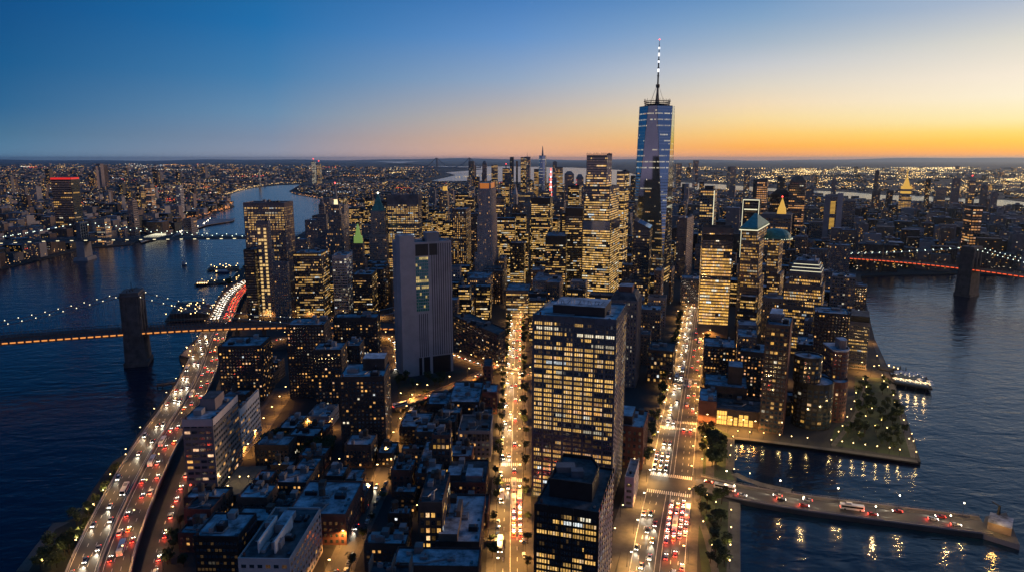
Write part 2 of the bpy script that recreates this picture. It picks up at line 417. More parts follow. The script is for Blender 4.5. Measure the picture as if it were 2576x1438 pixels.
def run_row(n, p, rnd, tint, br, stick=.6):
    out = []; st = rnd.random() < p; lv = rnd.uniform(.6, 1.1)
    t = TINT[tint]
    for i in range(n):
        if rnd.random() > stick:
            st = rnd.random() < p; lv = rnd.uniform(.4, 1.2); t = TINT[tint]; q_ = rnd.random()
            if q_ < .07: t = TINT['white']
            elif q_ < .10: t = TINT['cool']
            elif q_ < .20: t = TINT['warm']
        if st:
            k = br*lv*rnd.uniform(.8, 1.15); w = rnd.uniform(0, .07) if rnd.random() < .85 else .22
            out.append((k*t[0], k*(t[1]+w*.5), k*(t[2]+w)))
        else:
            out.append((0, 0, 0) if rnd.random() < .8 else tuple(br*.05*v for v in t))
    return out
def inset(poly, k):
    n = len(poly); cx = sum(p[0] for p in poly)/n; cy = sum(p[1] for p in poly)/n
    out = []
    for p in poly:
        l = hypot(p[0]-cx, p[1]-cy) or 1
        out.append((p[0]+(cx-p[0])/l*k*1.3, p[1]+(cy-p[1])/l*k*1.3))
    return out
def scalep(poly, k):
    n = len(poly); cx = sum(p[0] for p in poly)/n; cy = sum(p[1] for p in poly)/n
    return [(cx+(p[0]-cx)*k, cy+(p[1]-cy)*k) for p in poly]
def pane_row(mb, poly, z, st, rnd, p, org=(0., 0.), proud=.07):
    """one floor of windows: a single ribbon of panes and piers round the sides that can be seen"""
    fh, bw, ww, wh, tint, br = st[1], st[2], st[3], st[4], st[7], st[8]
    n = len(poly); stick = (.84 if st[1] < 2.7 else .62) if st[6] == 'office' else .15
    za = z + fh*(1-wh)*.5; zb = za + fh*wh
    ring = inset(poly, -proud); vis = []
    for i in range(n):
        a, c = ring[i], ring[(i+1) % n]; L = hypot(c[0]-a[0], c[1]-a[1]) or 1e-6
        nx, ny = (c[1]-a[1])/L, -(c[0]-a[0])/L
        mx, my = (a[0]+c[0])/2+org[0], (a[1]+c[1])/2+org[1]
        vis.append(L > .5 and nx*mx + ny*my <= .30*hypot(mx, my))
    if not any(vis): return
    st0 = 0
    if not all(vis):
        while not (vis[st0] and not vis[st0-1]): st0 += 1
    mp_, mw = mb.mi('pane'), mb.mi(st[0]); last = None
    def pair(x, y):
        k_ = len(mb.v); mb.v.append((x, y, za)); mb.v.append((x, y, zb)); return k_
    for q_ in range(n):
        i = (st0+q_) % n
        if not vis[i]: last = None; continue
        a, c = ring[i], ring[(i+1) % n]; L = hypot(c[0]-a[0], c[1]-a[1]); ux, uy = (c[0]-a[0])/L, (c[1]-a[1])/L
        if last is None: last = pair(*a)
        m = min(.6, L*.04); k = max(1, int((L-2*m)/bw)); b_ = (L-2*m)/k
        row = run_row(k, p, rnd, tint, br, stick)
        for j in range(k):
            s0 = m + j*b_ + b_*(1-ww)/2; s1 = s0 + b_*ww
            p0 = pair(a[0]+ux*s0, a[1]+uy*s0); p1 = pair(a[0]+ux*s1, a[1]+uy*s1)
            mb.f.append((last, p0, p0+1, last+1)); mb.m.append(mw); mb.g.append((0, 0, 0))
            mb.f.append((p0, p1, p1+1, p0+1)); mb.m.append(mp_); mb.g.append(row[j]); last = p1
        e_ = pair(*c); mb.f.append((last, e_, e_+1, last+1)); mb.m.append(mw); mb.g.append((0, 0, 0)); last = e_
    mb.any = True
def parapet_wall(mb, poly, z0, z1, m, roof=None, roofm='roof_grey', par=1.0, th=.4):
    n = len(poly); ins = inset(poly, th)
    for i in range(n):
        j = (i+1) % n
        a, c, ia, ic = poly[i], poly[j], ins[i], ins[j]
        mb.face([(*a, z0), (*c, z0), (*c, z1), (*a, z1)], m)
        mb.face([(*a, z1), (*c, z1), (*ic, z1), (*ia, z1)], m)
        mb.face([(*ic, z1-par), (*ia, z1-par), (*ia, z1), (*ic, z1)], m)
    if roof is not None: roof.face([(*p, z1-par) for p in ins], roofm)
def roof_clutter(poly, z, rnd, root, n, big=True, mats=('grey_stone', 'steel', 'concrete', 'dark_metal')):
    cx = sum(p[0] for p in poly)/len(poly); cy = sum(p[1] for p in poly)/len(poly)
    o, a, c = poly[0], poly[1], poly[-1]
    rot = atan2(a[1]-o[1], a[0]-o[0]); w = hypot(a[0]-o[0], a[1]-o[1]); l = hypot(c[0]-o[0], c[1]-o[1])
    used = []
    for i in range(n):
        sx = rnd.uniform(1.2, min(6, w*.22)+1.2); sy = rnd.uniform(1.2, min(6, l*.22)+1.2); hh = rnd.uniform(.8, 3.2 if big else 1.6)
        tx, ty = rnd.uniform(-.36, .36)*w, rnd.uniform(-.36, .36)*l
        if any(abs(tx-q[0]) < (sx+q[2])/2+.2 and abs(ty-q[1]) < (sy+q[3])/2+.2 for q in used): continue
        used.append((tx, ty, sx, sy))
        x = cx + cos(rot)*tx - sin(rot)*ty; y = cy + sin(rot)*tx + cos(rot)*ty
        mb = MB(); mb.cbox(x, y, sx, sy, z, z+hh, rnd.choice(mats), rot=rot)
        if rnd.random() < .6: mb.cbox(x, y, sx*.5, sy*.5, z+hh, z+hh+.4, 'steel', rot=rot)
        if rnd.random() < .4: mb.cone(x+cos(rot)*sx*.2, y+sin(rot)*sx*.2, .35, .35, z+hh, z+hh+.9, 'steel', 8)
        mb.build('rooftop_unit', root)
    if n >= 2 and w > 9 and l > 9:
        def at_(tx, ty): return cx+cos(rot)*tx-sin(rot)*ty, cy+sin(rot)*tx+cos(rot)*ty
        x, y = at_(rnd.uniform(-.3, .3)*w, .36*l); mb = MB(); mb.cbox(x, y, 3.2, 4.2, z, z+3.0, rnd.choice(('grey_stone', 'brown_brick', 'concrete')), rot=rot); mb.build('stair_head', root)
        y0 = rnd.uniform(-.42, .1)*l; x0 = -.4*w
        mb = MB(); mb.tube([(*at_(x0, y0), z+.5), (*at_(x0+w*rnd.uniform(.2, .5), y0), z+.5), (*at_(x0+w*.5, y0+l*.25), z+.5)], .32, 'steel', 6); mb.build('duct', root)
        for k_ in range(rnd.randrange(1, 4)):
            x, y = at_(.41*w, (-.38+.17*k_)*l); mb = MB(); mb.cbox(x, y, 1.2, 1.8, z, z+.45, 'glass_wall', rot=rot); mb.build('skylight', root)
        x, y = at_(-.43*w, -.43*l); mb = MB(); mb.cbox(x, y, .8, .8, z, z+rnd.uniform(1.2, 2.2), 'red_brick', rot=rot); mb.build('chimney', root)
def water_tank(x, y, z, root):
    mb = MB()
    for dx, dy in ((-1, -1), (1, -1), (1, 1), (-1, 1)): mb.cbox(x+dx*1.1, y+dy*1.1, .2, .2, z, z+2.6, 'steel')
    mb.cone(x, y, 1.7, 1.65, z+2.6, z+6.0, 'timber', 12); mb.cone(x, y, 1.85, 0, z+6.0, z+7.3, 'timber', 12)
    mb.build('water_tank', root)
def bld(name, label, cat, segs, style, seed=0, group=None, roofm='roof_grey', clutter=3, tank=0, par=1.0, lit=None, tint=None, br=None, wall=None, z_first=None, rowp=None, skiptop=0., fh=None, bw=None, ww=None, wh=None, pilaster=0, rows=True):
    """segs: list of (polygon, bottom, top) from the ground up"""
    rnd = random.Random(seed*7919+13)
    st = list(STY[style])
    for i, v in ((0, wall), (1, fh), (2, bw), (3, ww), (4, wh), (5, lit), (7, tint), (8, br)):
        if v is not None: st[i] = v
    p0 = segs[0][0]; cx = sum(p[0] for p in p0)/len(p0); cy = sum(p[1] for p in p0)/len(p0); zb = segs[0][1]
    root = empty(name, (cx, cy, zb), label, cat, group)
    BUILT.append(p0)
    loc = lambda poly: [(p[0]-cx, p[1]-cy) for p in poly]
    wallm = MB(); roof = MB()
    for k, (poly, z0, z1) in enumerate(segs):
        q = loc(poly); z0 -= zb; z1 -= zb
        parapet_wall(wallm, q, z0, z1, st[0], roof, roofm, par)
        if pilaster:
            n = len(q)
            for i in range(n):
                a, c = q[i], q[(i+1) % n]; L = hypot(c[0]-a[0], c[1]-a[1])
                if L < 3: continue
                ux, uy = (c[0]-a[0])/L, (c[1]-a[1])/L
                if uy*(a[0]+cx) - ux*(a[1]+cy) > 0.3*hypot(cx, cy): continue
                kk = max(1, round(L/pilaster))
                for j in range(kk+1):
                    s_ = L*j/kk
                    x, y = a[0]+ux*s_, a[1]+uy*s_
                    wallm.box((x-ux*.32+uy*.42, y-uy*.32-ux*.42), (ux, uy), (-uy, ux), .64, .40, z0+.01, z1-.02, st[0])
    wo_ = wallm.build('wall', root)
    roof.build('roof', root)
    fhh = st[1]
    for k, (poly, z0, z1) in enumerate(segs):
        q = loc(poly); zz0 = z0-zb; zz1 = z1-zb-par-skiptop
        n = int((zz1-zz0-.6)/fhh)
        if rows:
            for f in range(n):
                z = zz0 + .5 + f*fhh
                if st[6] == 'office':
                    t_ = rnd.random()
                    p = min(.97, st[5]*1.6) if t_ < .3 else (st[5] if t_ < .75 else st[5]*.25)
                else: p = st[5]*rnd.uniform(.25, 1.1)
                if rowp: p = rowp(k, f, n, p)
                if p is None: continue
                mb = MB(); pane_row(mb, q, z, st, rnd, p, (cx, cy))
                if mb.f: mb.build('window_row', root)
    tp, _, tz = segs[-1]
    q = loc(tp)
    if clutter: roof_clutter(q, tz-zb-par+.01, rnd, root, clutter)
    for i in range(tank):
        w = rnd.uniform(.3, .7)
        x = q[0][0]*(1-w)+q[2][0]*w + rnd.uniform(-2, 2); y = q[0][1]*(1-w)+q[2][1]*w
        water_tank(x, y, tz-zb-par+.01, root)
    root['_top'] = tz-zb
    return root, q, tz-zb
def seg1(ybase, a, c, b, yaw, ytop, mode='R', D=None, back=0., maxd=70., Wd=None):
    p, z = footprint(ybase, a, c, b, yaw, ytop, mode, D, Wd, back, maxd=maxd); return p, z
def stack(ybase, yaw, rows, mode='R', D=None, maxd=70.):
    """rows: (a, c, b, ytop) bottom to top, measured on the photograph"""
    out = []; z0 = LZ
    for i, (a, c, b, yt) in enumerate(rows):
        p, z = footprint(ybase, a, c, b, yaw, yt, mode, D, None, 1.2*i, maxd=maxd)
        if i:   # keep upper storeys inside the footprint below
            pass
        out.append((p, z0, z)); z0 = z-1.0
    return out
def sub(poly, a0, a1, b0, b1):            # a rectangle inside a 4-sided footprint, in shares of its width and depth
    o, r_, _, l = poly
    U = (r_[0]-o[0], r_[1]-o[1]); V = (l[0]-o[0], l[1]-o[1])
    f = lambda s, t_: (o[0]+U[0]*s+V[0]*t_, o[1]+U[1]*s+V[1]*t_)
    return [f(a0, b0), f(a1, b0), f(a1, b1), f(a0, b1)]
def add_box(root, name, poly, z0, z1, m, mtop=None):
    mb = MB(); mb.prism(poly, z0, z1, m, True, False, mtop); return mb.build(name, root)
def beacon(root, x, y, z, r=.8, m='lamp_red'):
    mb = MB(); mb.ball(x, y, z, r, m); return mb.build('beacon', root)

# ------------------------------------------------------------------ towers (measured one by one)
def simple(name, label, ybase, rows, yaw, style, seed, cat='tower', mode='R', D=None, maxd=70., **k):
    return bld(name, label, cat, stack(ybase, yaw, rows, mode, D, maxd), style, seed, **k)

# the big gridded tower in front
s = stack(1275, 16.6, [(1342, 1550, 1576, 803)])
def rp(k, f, n, p):
    if f in (11, 12, 13, 14): return .12
    if f >= n-2: return .2
    if f >= n-5: return .45
    return (.72, .85, .9, .6)[f % 4] if f > 14 else (.95, .9, .35)[f % 3]
root, q, zt = bld('office_tower', 'tall front glass tower with yellow lit grid facade beside the straight avenue', 'tower', s, 'grid', 1, roofm='roof_pale', clutter=6, rowp=rp, pilaster=5.3)
ph = sub(q, .20, .84, .18, .72); add_box(root, 'penthouse', ph, zt-1, zt+4.2, 'dark_metal', 'roof_pale')
mb = MB(); fl = sub(q, 0, 1, 0, 1)
for f in range(int((zt-2)/2.62)):            # thin floor bands of the curtain wall
    z = .3+f*2.62
    a, c = q[0], q[1]; L = hypot(c[0]-a[0], c[1]-a[1]); ux, uy = (c[0]-a[0])/L, (c[1]-a[1])/L
    mb.box((a[0]+uy*.16, a[1]-ux*.16), (ux, uy), (-uy, ux), L, .15, z, z+.28, 'steel_blue', True)
    a, c = q[1], q[2]; L = hypot(c[0]-a[0], c[1]-a[1]); ux, uy = (c[0]-a[0])/L, (c[1]-a[1])/L
    mb.box((a[0]+uy*.22, a[1]-ux*.22), (ux, uy), (-uy, ux), L, .21, z, z+.8, 'pale_stone', True)
    if f == 0:
        for j in range(9): mb.box((a[0]+ux*L*j/9+uy*.30, a[1]+uy*L*j/9-ux*.30), (ux, uy), (-uy, ux), .5, .29, .3, zt-.3, 'pale_stone', True)
mb.build('floor_band', root)
for i in range(15):
    mb = MB(); mb.tube([(ph[0][0]*(1-i/15)+ph[1][0]*i/15+1, ph[0][1]*(1-i/15)+ph[1][1]*i/15+R.uniform(3, 9), zt+4.2), (ph[0][0]*(1-i/15)+ph[1][0]*i/15+R.uniform(0, 3), ph[0][1]*(1-i/15)+ph[1][1]*i/15+R.uniform(3, 9), zt+6.2)], .18, 'steel'); mb.build('antenna', root)

# the lower tower right in front of it, cut by the lower edge of the picture
s = stack(1560, 16.6, [(1347, 1505, 1543, 1287)])
def rp(k, f, n, p):
    g = n-1-f
    return {0: .45, 1: .92, 2: .6, 3: .9, 4: .2, 5: .3, 6: .2, 7: .8, 8: .35, 9: .9}.get(g, p)
root, q, zt = bld('office_block', 'lower dark office tower with chamfered rooftop housing in front of the gridded tower', 'tower', s, 'grid', 2, roofm='roof_dark', clutter=4, rowp=rp, wall='dark_metal', pilaster=5.6, fh=2.6)
pp = sub(q, .14, .84, .22, .86)
pp = [pp[0], pp[1], ((pp[1][0]*.35+pp[2][0]*.65), (pp[1][1]*.35+pp[2][1]*.65)), ((pp[2][0]*.75+pp[3][0]*.25), (pp[2][1]*.75+pp[3][1]*.25)), ((pp[2][0]*.3+pp[3][0]*.7), (pp[2][1]*.3+pp[3][1]*.7)), pp[3]]
mb = MB(); rr = MB(); parapet_wall(mb, pp, zt-1, zt+7, 'dark_metal', rr, 'roof_dark', 1.6)
hz = mb.build('penthouse', root); rr.build('roof', hz)
mb = MB(); a, c = pp[0], pp[1]
mb.box((a[0]*.45+c[0]*.55, a[1]*.45+c[1]*.55+6), (1, 0), (0, 1), 5, 4, zt+5.4, zt+8.4, 'steel_blue'); mb.box((a[0]*.8+c[0]*.2, a[1]*.8+c[1]*.2+9), (1, 0), (0, 1), 8, 5, zt+5.4, zt+8.0, 'grey_stone'); mb.build('rooftop_unit', hz)
mb = MB(); a, c = q[1], q[2]; L = hypot(c[0]-a[0], c[1]-a[1]); ux, uy = (c[0]-a[0])/L, (c[1]-a[1])/L
for f in range(int(zt/2.6)): mb.box((a[0]+uy*.36, a[1]-ux*.36), (ux, uy), (-uy, ux), L, .34, .2+f*2.6, 1.1+f*2.6, 'pale_stone', True)
mb.build('spandrel', root)

# windowless slab tower with slots
poly, z = footprint(948, 988, 1006, 1135, -24, 612, 'L', 26)
root, q, zt = bld('windowless_tower', 'pale windowless slab tower with dark vertical slots and one green glass bay', 'tower', [(poly, LZ, z)], 'conc', 3, rows=False, lit=0, wall='pale_concrete', clutter=2, ww=.01)
add_box(root, 'pillar', [(p[0]-.5*0, p[1]) for p in sub(q, -.01, .27, -.02, .55)], 0, zt+6, 'pale_concrete', 'roof_grey')
add_box(root, 'rooftop_unit', sub(q, .55, .80, .2, .6), zt-1, zt+7, 'concrete', 'roof_grey')
def on_face(q, i, s0, s1, z0, z1, out, mbx, m, glow=None):      # rectangle just proud of face i
    a, c = q[i], q[(i+1) % len(q)]; ux, uy = c[0]-a[0], c[1]-a[1]; L = hypot(ux, uy); nx, ny = uy/L*out, -ux/L*out
    p0 = (a[0]+ux*s0+nx, a[1]+uy*s0+ny); p1 = (a[0]+ux*s1+nx, a[1]+uy*s1+ny)
    mbx.face([(*p0, z0), (*p1, z0), (*p1, z1), (*p0, z1)], m, glow)
mb = MB()
for s_ in (.60, .645, .69, .735, .78, .825, .87, .915, .96): on_face(q, 0, s_, s_+.014, zt*.145, zt*.985, .06, mb, 'black_stone')
for s_ in (.33, .37, .41, .45, .49): on_face(q, 0, s_, s_+.013, zt*.14, zt*.47, .06, mb, 'black_stone')
for s_ in (.15, .35, .55, .75): on_face(q, 3, s_, s_+.03, zt*.145, zt*.985, .06, mb, 'black_stone')
mb.build('slot', root)
mb = MB()
nf = 17
for f in range(nf):
    z0 = zt*.49+f*zt*.405/nf; lit_ = f in (7, 9, 16)
    for j in range(7):
        g = R.uniform(.35, .75) if lit_ and R.random() < .8 else (.5 if R.random() < .06 else 0)
        on_face(q, 0, .29+j*.0355, .29+j*.0355+.031, z0, z0+zt*.405/nf*.8, .10, mb, 'pane', (g, g*.72, g*.24) if g else (.003, .022, .024))  # unlit panes glow faintly teal, the tint is put in as emission
mb.build('glass_bay', root)
mb = MB(); on_face(q, 0, .29, .54, zt*.90, zt*.985, .09, mb, 'black_stone'); on_face(q, 0, .56, .72, zt*.90, zt*.985, .09, mb, 'black_stone'); mb.build('louver', root)
mb = MB()
for a, c in ((.31, .37), (.405, .53), (.585, .95)): on_face(q, 0, a, c, 0.1, zt*.135, .09, mb, 'black_stone')
mb.build('entrance', root)

# tallest tower: square base, square top turned by 45 degrees, eight triangles, mast
def tall_tower(name, label, ybase, ytop, a, b, yshaft, ymast, yaw, seed, lowres=False):
    rnd = random.Random(seed)
    Y = row_y(ybase, LZ); z1 = row_z(ytop, Y)-LZ; zm = row_z(ymast, Y)-LZ; zs = row_z(yshaft, Y)-LZ
    wpx = depth(Y, z1)/FPX*(b-a); X = ((a+b)/2-CX)/FPX*depth(Y, z1)
    hb = wpx*.50; rot = radians(yaw)
    root = empty(name, (X, Y+hb, LZ), label, 'tower')
    BUILT.append([(X-hb, Y), (X+hb, Y), (X+hb, Y+2*hb), (X-hb, Y+2*hb)])
    def pt(ang, r): return (r*cos(ang+rot), r*sin(ang+rot))
    base = [pt(pi/4+i*pi/2, hb*1.414) for i in range(4)]          # corners
    top = [pt(i*pi/2, hb*1.0) for i in range(4)]             # turned square: its corners over the middle of the base sides
    mb = MB(); mb.prism(base, 0, zs, 'grey_glass', False)
    zc = zs
    wt = hb*.26; tl = []; tr = []            # each top corner is cut: a short edge between its left and right ends
    for i in range(4):
        a_ = i*pi/2+rot; tx, ty = -sin(a_)*wt, cos(a_)*wt; tl.append((top[i][0]-tx, top[i][1]-ty)); tr.append((top[i][0]+tx, top[i][1]+ty))
    for i in range(4):
        j = (i+1) % 4
        mb.face([(*base[i], zc), (*base[j], zc), (*tr[j], z1), (*tl[j], z1)], 'blue_glass')
        mb.face([(*tr[i], z1), (*base[i], zc), (*tl[j], z1)], 'blue_glass')
    mb.face([(*p, z1) for i in range(4) for p in (tl[i], tr[i])], 'roof_dark')
    mb.build('glass_shaft', root)
    # floors: panes laid on the eight sloping faces
    nfl = int((z1-zs)/4.2)
    def seg_on(p, q_, z, f0, out, mbx, dz, p_lit, white, br):
        L = hypot(q_[0]-p[0], q_[1]-p[1])
        if L < 3: return
        ux, uy = (q_[0]-p[0])/L, (q_[1]-p[1])/L; nx, ny = uy*out, -ux*out
        k = max(1, int(L/1.5)); row = run_row(k, p_lit, rnd, 'white' if white else 'yellow', br, .75)
        mp_, mg = mbx.mi('pane'), mbx.mi('blue_glass'); v0 = len(mbx.v)
        for jj in range(2*k+1):                    # one ribbon: panes and dark piers share their corners
            s0 = L*(jj+.5*(jj % 2)*0)/(2*k) if False else L*jj/(2*k)
            mbx.v.append((p[0]+ux*s0+nx, p[1]+uy*s0+ny, z)); mbx.v.append((p[0]+ux*s0+nx, p[1]+uy*s0+ny, z+dz))
        for jj in range(2*k):
            g = row[jj//2]; on = g[0] >= .1 and jj % 2 == 0 and not (p_lit > .5 and (jj//2) % 7 == 6)
            a_ = v0+2*jj; mbx.f.append((a_, a_+2, a_+3, a_+1)); mbx.m.append(mp_ if on else mg); mbx.g.append(g if on else (0, 0, 0))
    for f in range(nfl):
        t_ = (f+.3)/nfl; z = zs + (z1-zs)*t_; g = nfl-1-f; gg = g/nfl
        if .03 < gg < .13: pl, wh_ = .97, True
        elif .24 < gg < .40: pl, wh_ = .97, True
        elif gg < .24: pl, wh_ = (.10 if .16 < gg else .02), True
        elif gg < .55: pl, wh_ = .14, True
        elif f < 2: pl, wh_ = .9, False
        elif gg < .68: pl, wh_ = .30, f % 2 == 0
        else: pl, wh_ = (.62, .4, .8)[f % 3], False
        if (.03 < gg < .40) and f % 2 == 0 and pl > .9: continue
        for i in range(4):
            j = (i+1) % 4
            # upright triangle: base edge i-j shrinking to top j ; hanging triangle: top edge i-j shrinking to base i
            lerp = lambda A, B: (A[0]+(B[0]-A[0])*t_, A[1]+(B[1]-A[1])*t_)
            e0, e1 = lerp(base[i], tl[j]), lerp(base[j], tr[j])
            h0, h1 = lerp(base[i], tr[i]), lerp(base[i], tl[j])
            for A, B, fac in ((e0, e1, .55), (h0, h1, 1.0)):
                mxx, myy = (A[0]+B[0])/2, (A[1]+B[1])/2
                if (B[1]-A[1])*(mxx+X) - (B[0]-A[0])*(myy+Y) > 0: continue
                mb = MB(); seg_on(A, B, z, f, .35, mb, 1.7, pl*fac if pl < .9 else pl*(.9 if fac == 1 else .6), wh_, .85 if wh_ else .7)
                if mb.f: mb.any = True; mb.build('window_row', root)
    for f in range(int(zs/4.2)):
        mb = MB(); st = list(STY['office']); st[1] = 4.2
        pane_row(mb, base, f*4.2, st, rnd, rnd.choice((.85, .6, .4, .2)), (X, Y+hb))
        if mb.f: mb.build('window_row', root)
    # edges, ring and mast
    mb = MB()
    for i in range(4):
        mb.tube([(*base[i], zs), (*tr[i], z1)], .38, 'steel', 4); mb.tube([(*base[i], zs), (*tl[(i+1) % 4], z1)], .38, 'steel', 4)
        mb.tube([(*tr[i], z1), (*tl[(i+1) % 4], z1)], .45, 'steel', 4)
    mb.build('edge_trim', root)
    return root, X, Y, hb, z1, zm
root, X, Y, hb, z1, zm = tall_tower('glass_skyscraper', 'tallest tower with blue faceted glass faces and a slender mast above the skyline', 716, 266, 1619, 1704, 668, 93, -26, 5)
mb = MB()
r0 = hb*.74; zz = z1+.1
for k in range(3):
    z = zz + 2 + k*2.6
    mb.tube([(r0*(1+.03*k)*cos(2*pi*i/24), r0*(1+.03*k)*sin(2*pi*i/24), z) for i in range(25)], .55, 'dark_metal', 5)
for i in range(24):
    a = 2*pi*i/24; mb.tube([(r0*.96*cos(a), r0*.96*sin(a), zz), (r0*1.05*cos(a), r0*1.05*sin(a), zz+8.6+R.uniform(0, 3))], .22, 'dark_metal', 4)
mb.cone(0, 0, r0*.8, r0*.8, zz, zz+3.4, 'dark_metal', 20)
mb.build('antenna_ring', root)
hm = zm-z1; mb = MB()
prof = [(0, 3.6), (.22, 1.6), (.28, 1.5), (.30, 2.8), (.335, 2.9), (.34, 1.2), (.46, 1.15), (.465, 2.0), (.475, 1.1), (.58, 1.05), (.585, 1.9), (.595, .95), (.70, .9), (.705, 1.5), (.715, .75), (.80, .7), (.90, .55), (.905, .9), (.915, .45), (1.0, .2)]
for (t0, ra), (t1, rb) in zip(prof, prof[1:]): mb.cone(0, 0, ra, rb, z1+t0*hm, z1+t1*hm, 'dark_metal', 8, True)
mb.build('mast', root)
mb = MB()
for t_, l_ in ((.52, .05), (.66, .03), (.755, .05), (.86, .03)): mb.cone(0, 0, 1.35, 1.35, z1+(t_)*hm, z1+(t_+l_)*hm*1.0, 'spire_white', 8)
mb.build('mast_light', root); beacon(root, 0, 0, zm+.3, .9)
mb = MB()
for i in range(6):
    a = 2*pi*i/6+.3; mb.tube([(hb*.55*cos(a), hb*.55*sin(a), z1), (2.0*cos(a), 2.0*sin(a), z1+.31*hm)], .16, 'steel', 4)
mb.build('stay_cable', root)
root, X, Y, hb, z1, zm = tall_tower('glass_skyscraper', 'small distant tapering tower with a mast, right of the far midtown cluster', 560, 392, 1357, 1374, 520, 368, -26, 6, True)
mb = MB(); mb.cone(0, 0, 3.2, .6, z1, zm, 'steel', 8); mb.build('mast', root)

# tower with notched crown, left of the tallest
s = stack(772, 20, [(1466, 1536, 1560, 556), (1470, 1534, 1558, 470), (1476, 1527, 1557, 391)])
root, q, zt = bld('glass_tower', 'broad stepped glass tower with many lit floors, left of the tallest tower', 'tower', s, 'glass', 7, wall='grey_glass', clutter=0, lit=.8, rowp=lambda k, f, n, p: (max(p, .75) if k == 0 else ((.85 if f < n*.6 else .45) if k == 1 else (.9 if f < 2 else (.35 if f < n*.5 else .06)))), skiptop=1)
mb = MB()
for i in range(2):
    a, c = q[i], q[i+1]
    for j in range(26):
        t_ = j/26; x, y = a[0]*(1-t_)+c[0]*t_, a[1]*(1-t_)+c[1]*t_
        mb.cbox(x, y, .35, .35, zt, zt+R.uniform(1.5, 3.2), 'granite')
mb.build('crown_fin', root)
lp, lz0, lz1 = s[0]; cxx, cyy = root.location[0], root.location[1]
mb = MB(); ql = [(p[0]-cxx, p[1]-cyy) for p in lp]
on_face(ql, 0, .02, .98, lz1-LZ-12.5, lz1-LZ-1, .25, mb, 'blue_glass'); on_face(ql, 1, .02, .98, lz1-LZ-12.5, lz1-LZ-1, .25, mb, 'blue_glass'); mb.build('glass_band', root)
# striped tower between it and the tallest
simple('office_tower', 'tall grey tower with pale horizontal bands squeezed left of the tallest tower', 722, [(1552, 1572, 1602, 432)], 22, 'striped', 8, lit=.62, clutter=2, wall='granite', wh=.62)
# slanted-roof tower
s = stack(800, 16.6, [(1594, 1635, 1651, 575)])
root, q, zt = bld('slanted_roof_tower', 'dark blue tower with a slanting glass roof in front of the tallest tower', 'tower', s, 'blue', 9, clutter=0, lit=.34, wall='glass_wall', br=.8, tint='yellow')
mb = MB(); mb.face([(*q[0], zt+9), (*q[1], zt+.05), (*q[2], zt+1), (*q[3], zt+10)], 'blue_glass')
for i in range(4):
    h0 = (9, .05, 1, 10)[i]; h1 = (.05, 1, 10, 9)[i]; a, c = q[i], q[(i+1) % 4]
    mb.face([(*a, zt), (*c, zt), (*c, zt+h1), (*a, zt+h0)], 'glass_wall')
mb.build('slanted_roof', root)
# dark gridded tower just right of the front one
s = stack(975, 16.6, [(1535, 1604, 1614, 757)])
root, q, zt = bld('apartment_tower', 'slim grey tower with white window grid and hipped blue roof behind the front tower', 'tower', s, 'blue', 10, clutter=0, wall='grey_stone', lit=.10, pilaster=2.4, ww=.6)
mb = MB(); mb.frustum(q, zt-.9, scalep(q, .72), zt+5.5, 'roof_dark'); mb.build('hipped_roof', root); add_box(root, 'penthouse', scalep(q, .5), zt+5.5, zt+10, 'red_brick', 'roof_grey')
# warm brick block beside the wide avenue, and others round it
simple('office_block', 'orange lit brick block standing left of the wide avenue under the tallest tower', 800, [(1646, 1664, 1687, 681)], 18, 'loft', 11, lit=.22, wall='tan_brick', tint='orange', clutter=2)
simple('office_block', 'slim pale gridded block right of the orange lit brick block', 765, [(1684, 1690, 1717, 676)], 20, 'tan', 12, clutter=2, lit=.3)
simple('granite_tower', 'pinkish granite tower with red roof lights right of the tallest tower', 700, [(1704, 1729, 1746, 549)], 26, 'stone', 13, wall='granite', clutter=2, lit=.05)
simple('podium_block', 'wide low brown block with terrace roof beside the wide avenue', 966, [(1629, 1694, 1723, 883)], 17.5, 'loft', 14, cat='building', clutter=6, lit=.25, roofm='roof_dark', maxd=90)
s = stack(1180, 16.6, [(1550, 1619, 1670, 1075)], maxd=110)
root, q, zt = bld('brick_block', 'long dark red brick block with snowy flat roof right of the front tower', 'building', s, 'rbrick', 15, lit=.06, roofm='roof_pale', clutter=7, fh=4)
add_box(root, 'penthouse', sub(q, .02, .55, .12, .7), zt-1, zt+5, 'dark_brick', 'roof_pale')
simple('office_block', 'low pale terrace building with glass gallery at the crossing foot of the front tower', 1275, [(1572, 1595, 1608, 1200)], 17, 'pale', 16, cat='building', clutter=1, lit=.05)
simple('office_block', 'low grey hall with lit yellow corner window closing the wide avenue', 770, [(1716, 1775, 1778, 702)], 12, 'greyst', 17, cat='building', clutter=3, lit=.15)

# right-hand waterfront towers
s = stack(850, 14, [(1768, 1846, 1869, 574)])
root, q, zt = bld('office_tower', 'brightest tower with golden rows of windows right of the wide avenue', 'tower', s, 'bright', 18, clutter=0, roofm='roof_dark', par=3, wall='tan_brick', rowp=lambda k, f, n, p: (.04 if f in (n-1, n-2, n-4) else (.25 if f in (n-3, n-5) else (.12 if f == n//2+2 else (None if f < 4 else .98)))), pilaster=0)
mb = MB(); on_face(q, 0, .0, 1, zt-13, zt-7, .2, mb, 'dark_metal'); on_face(q, 1, .0, 1, zt-13, zt-7, .2, mb, 'dark_metal'); mb.build('louver', root)
s = stack(850, 28, [(1862, 1911, 1938, 700), (1864, 1911, 1938, 606), (1866, 1905, 1930, 576)])
root, q, zt = bld('office_tower', 'waterfront tower with green pyramid roof edged by lights', 'tower', s, 'office', 19, clutter=0, wall='tan_brick', lit=.5, ww=.5, br=.85, tint='gold')
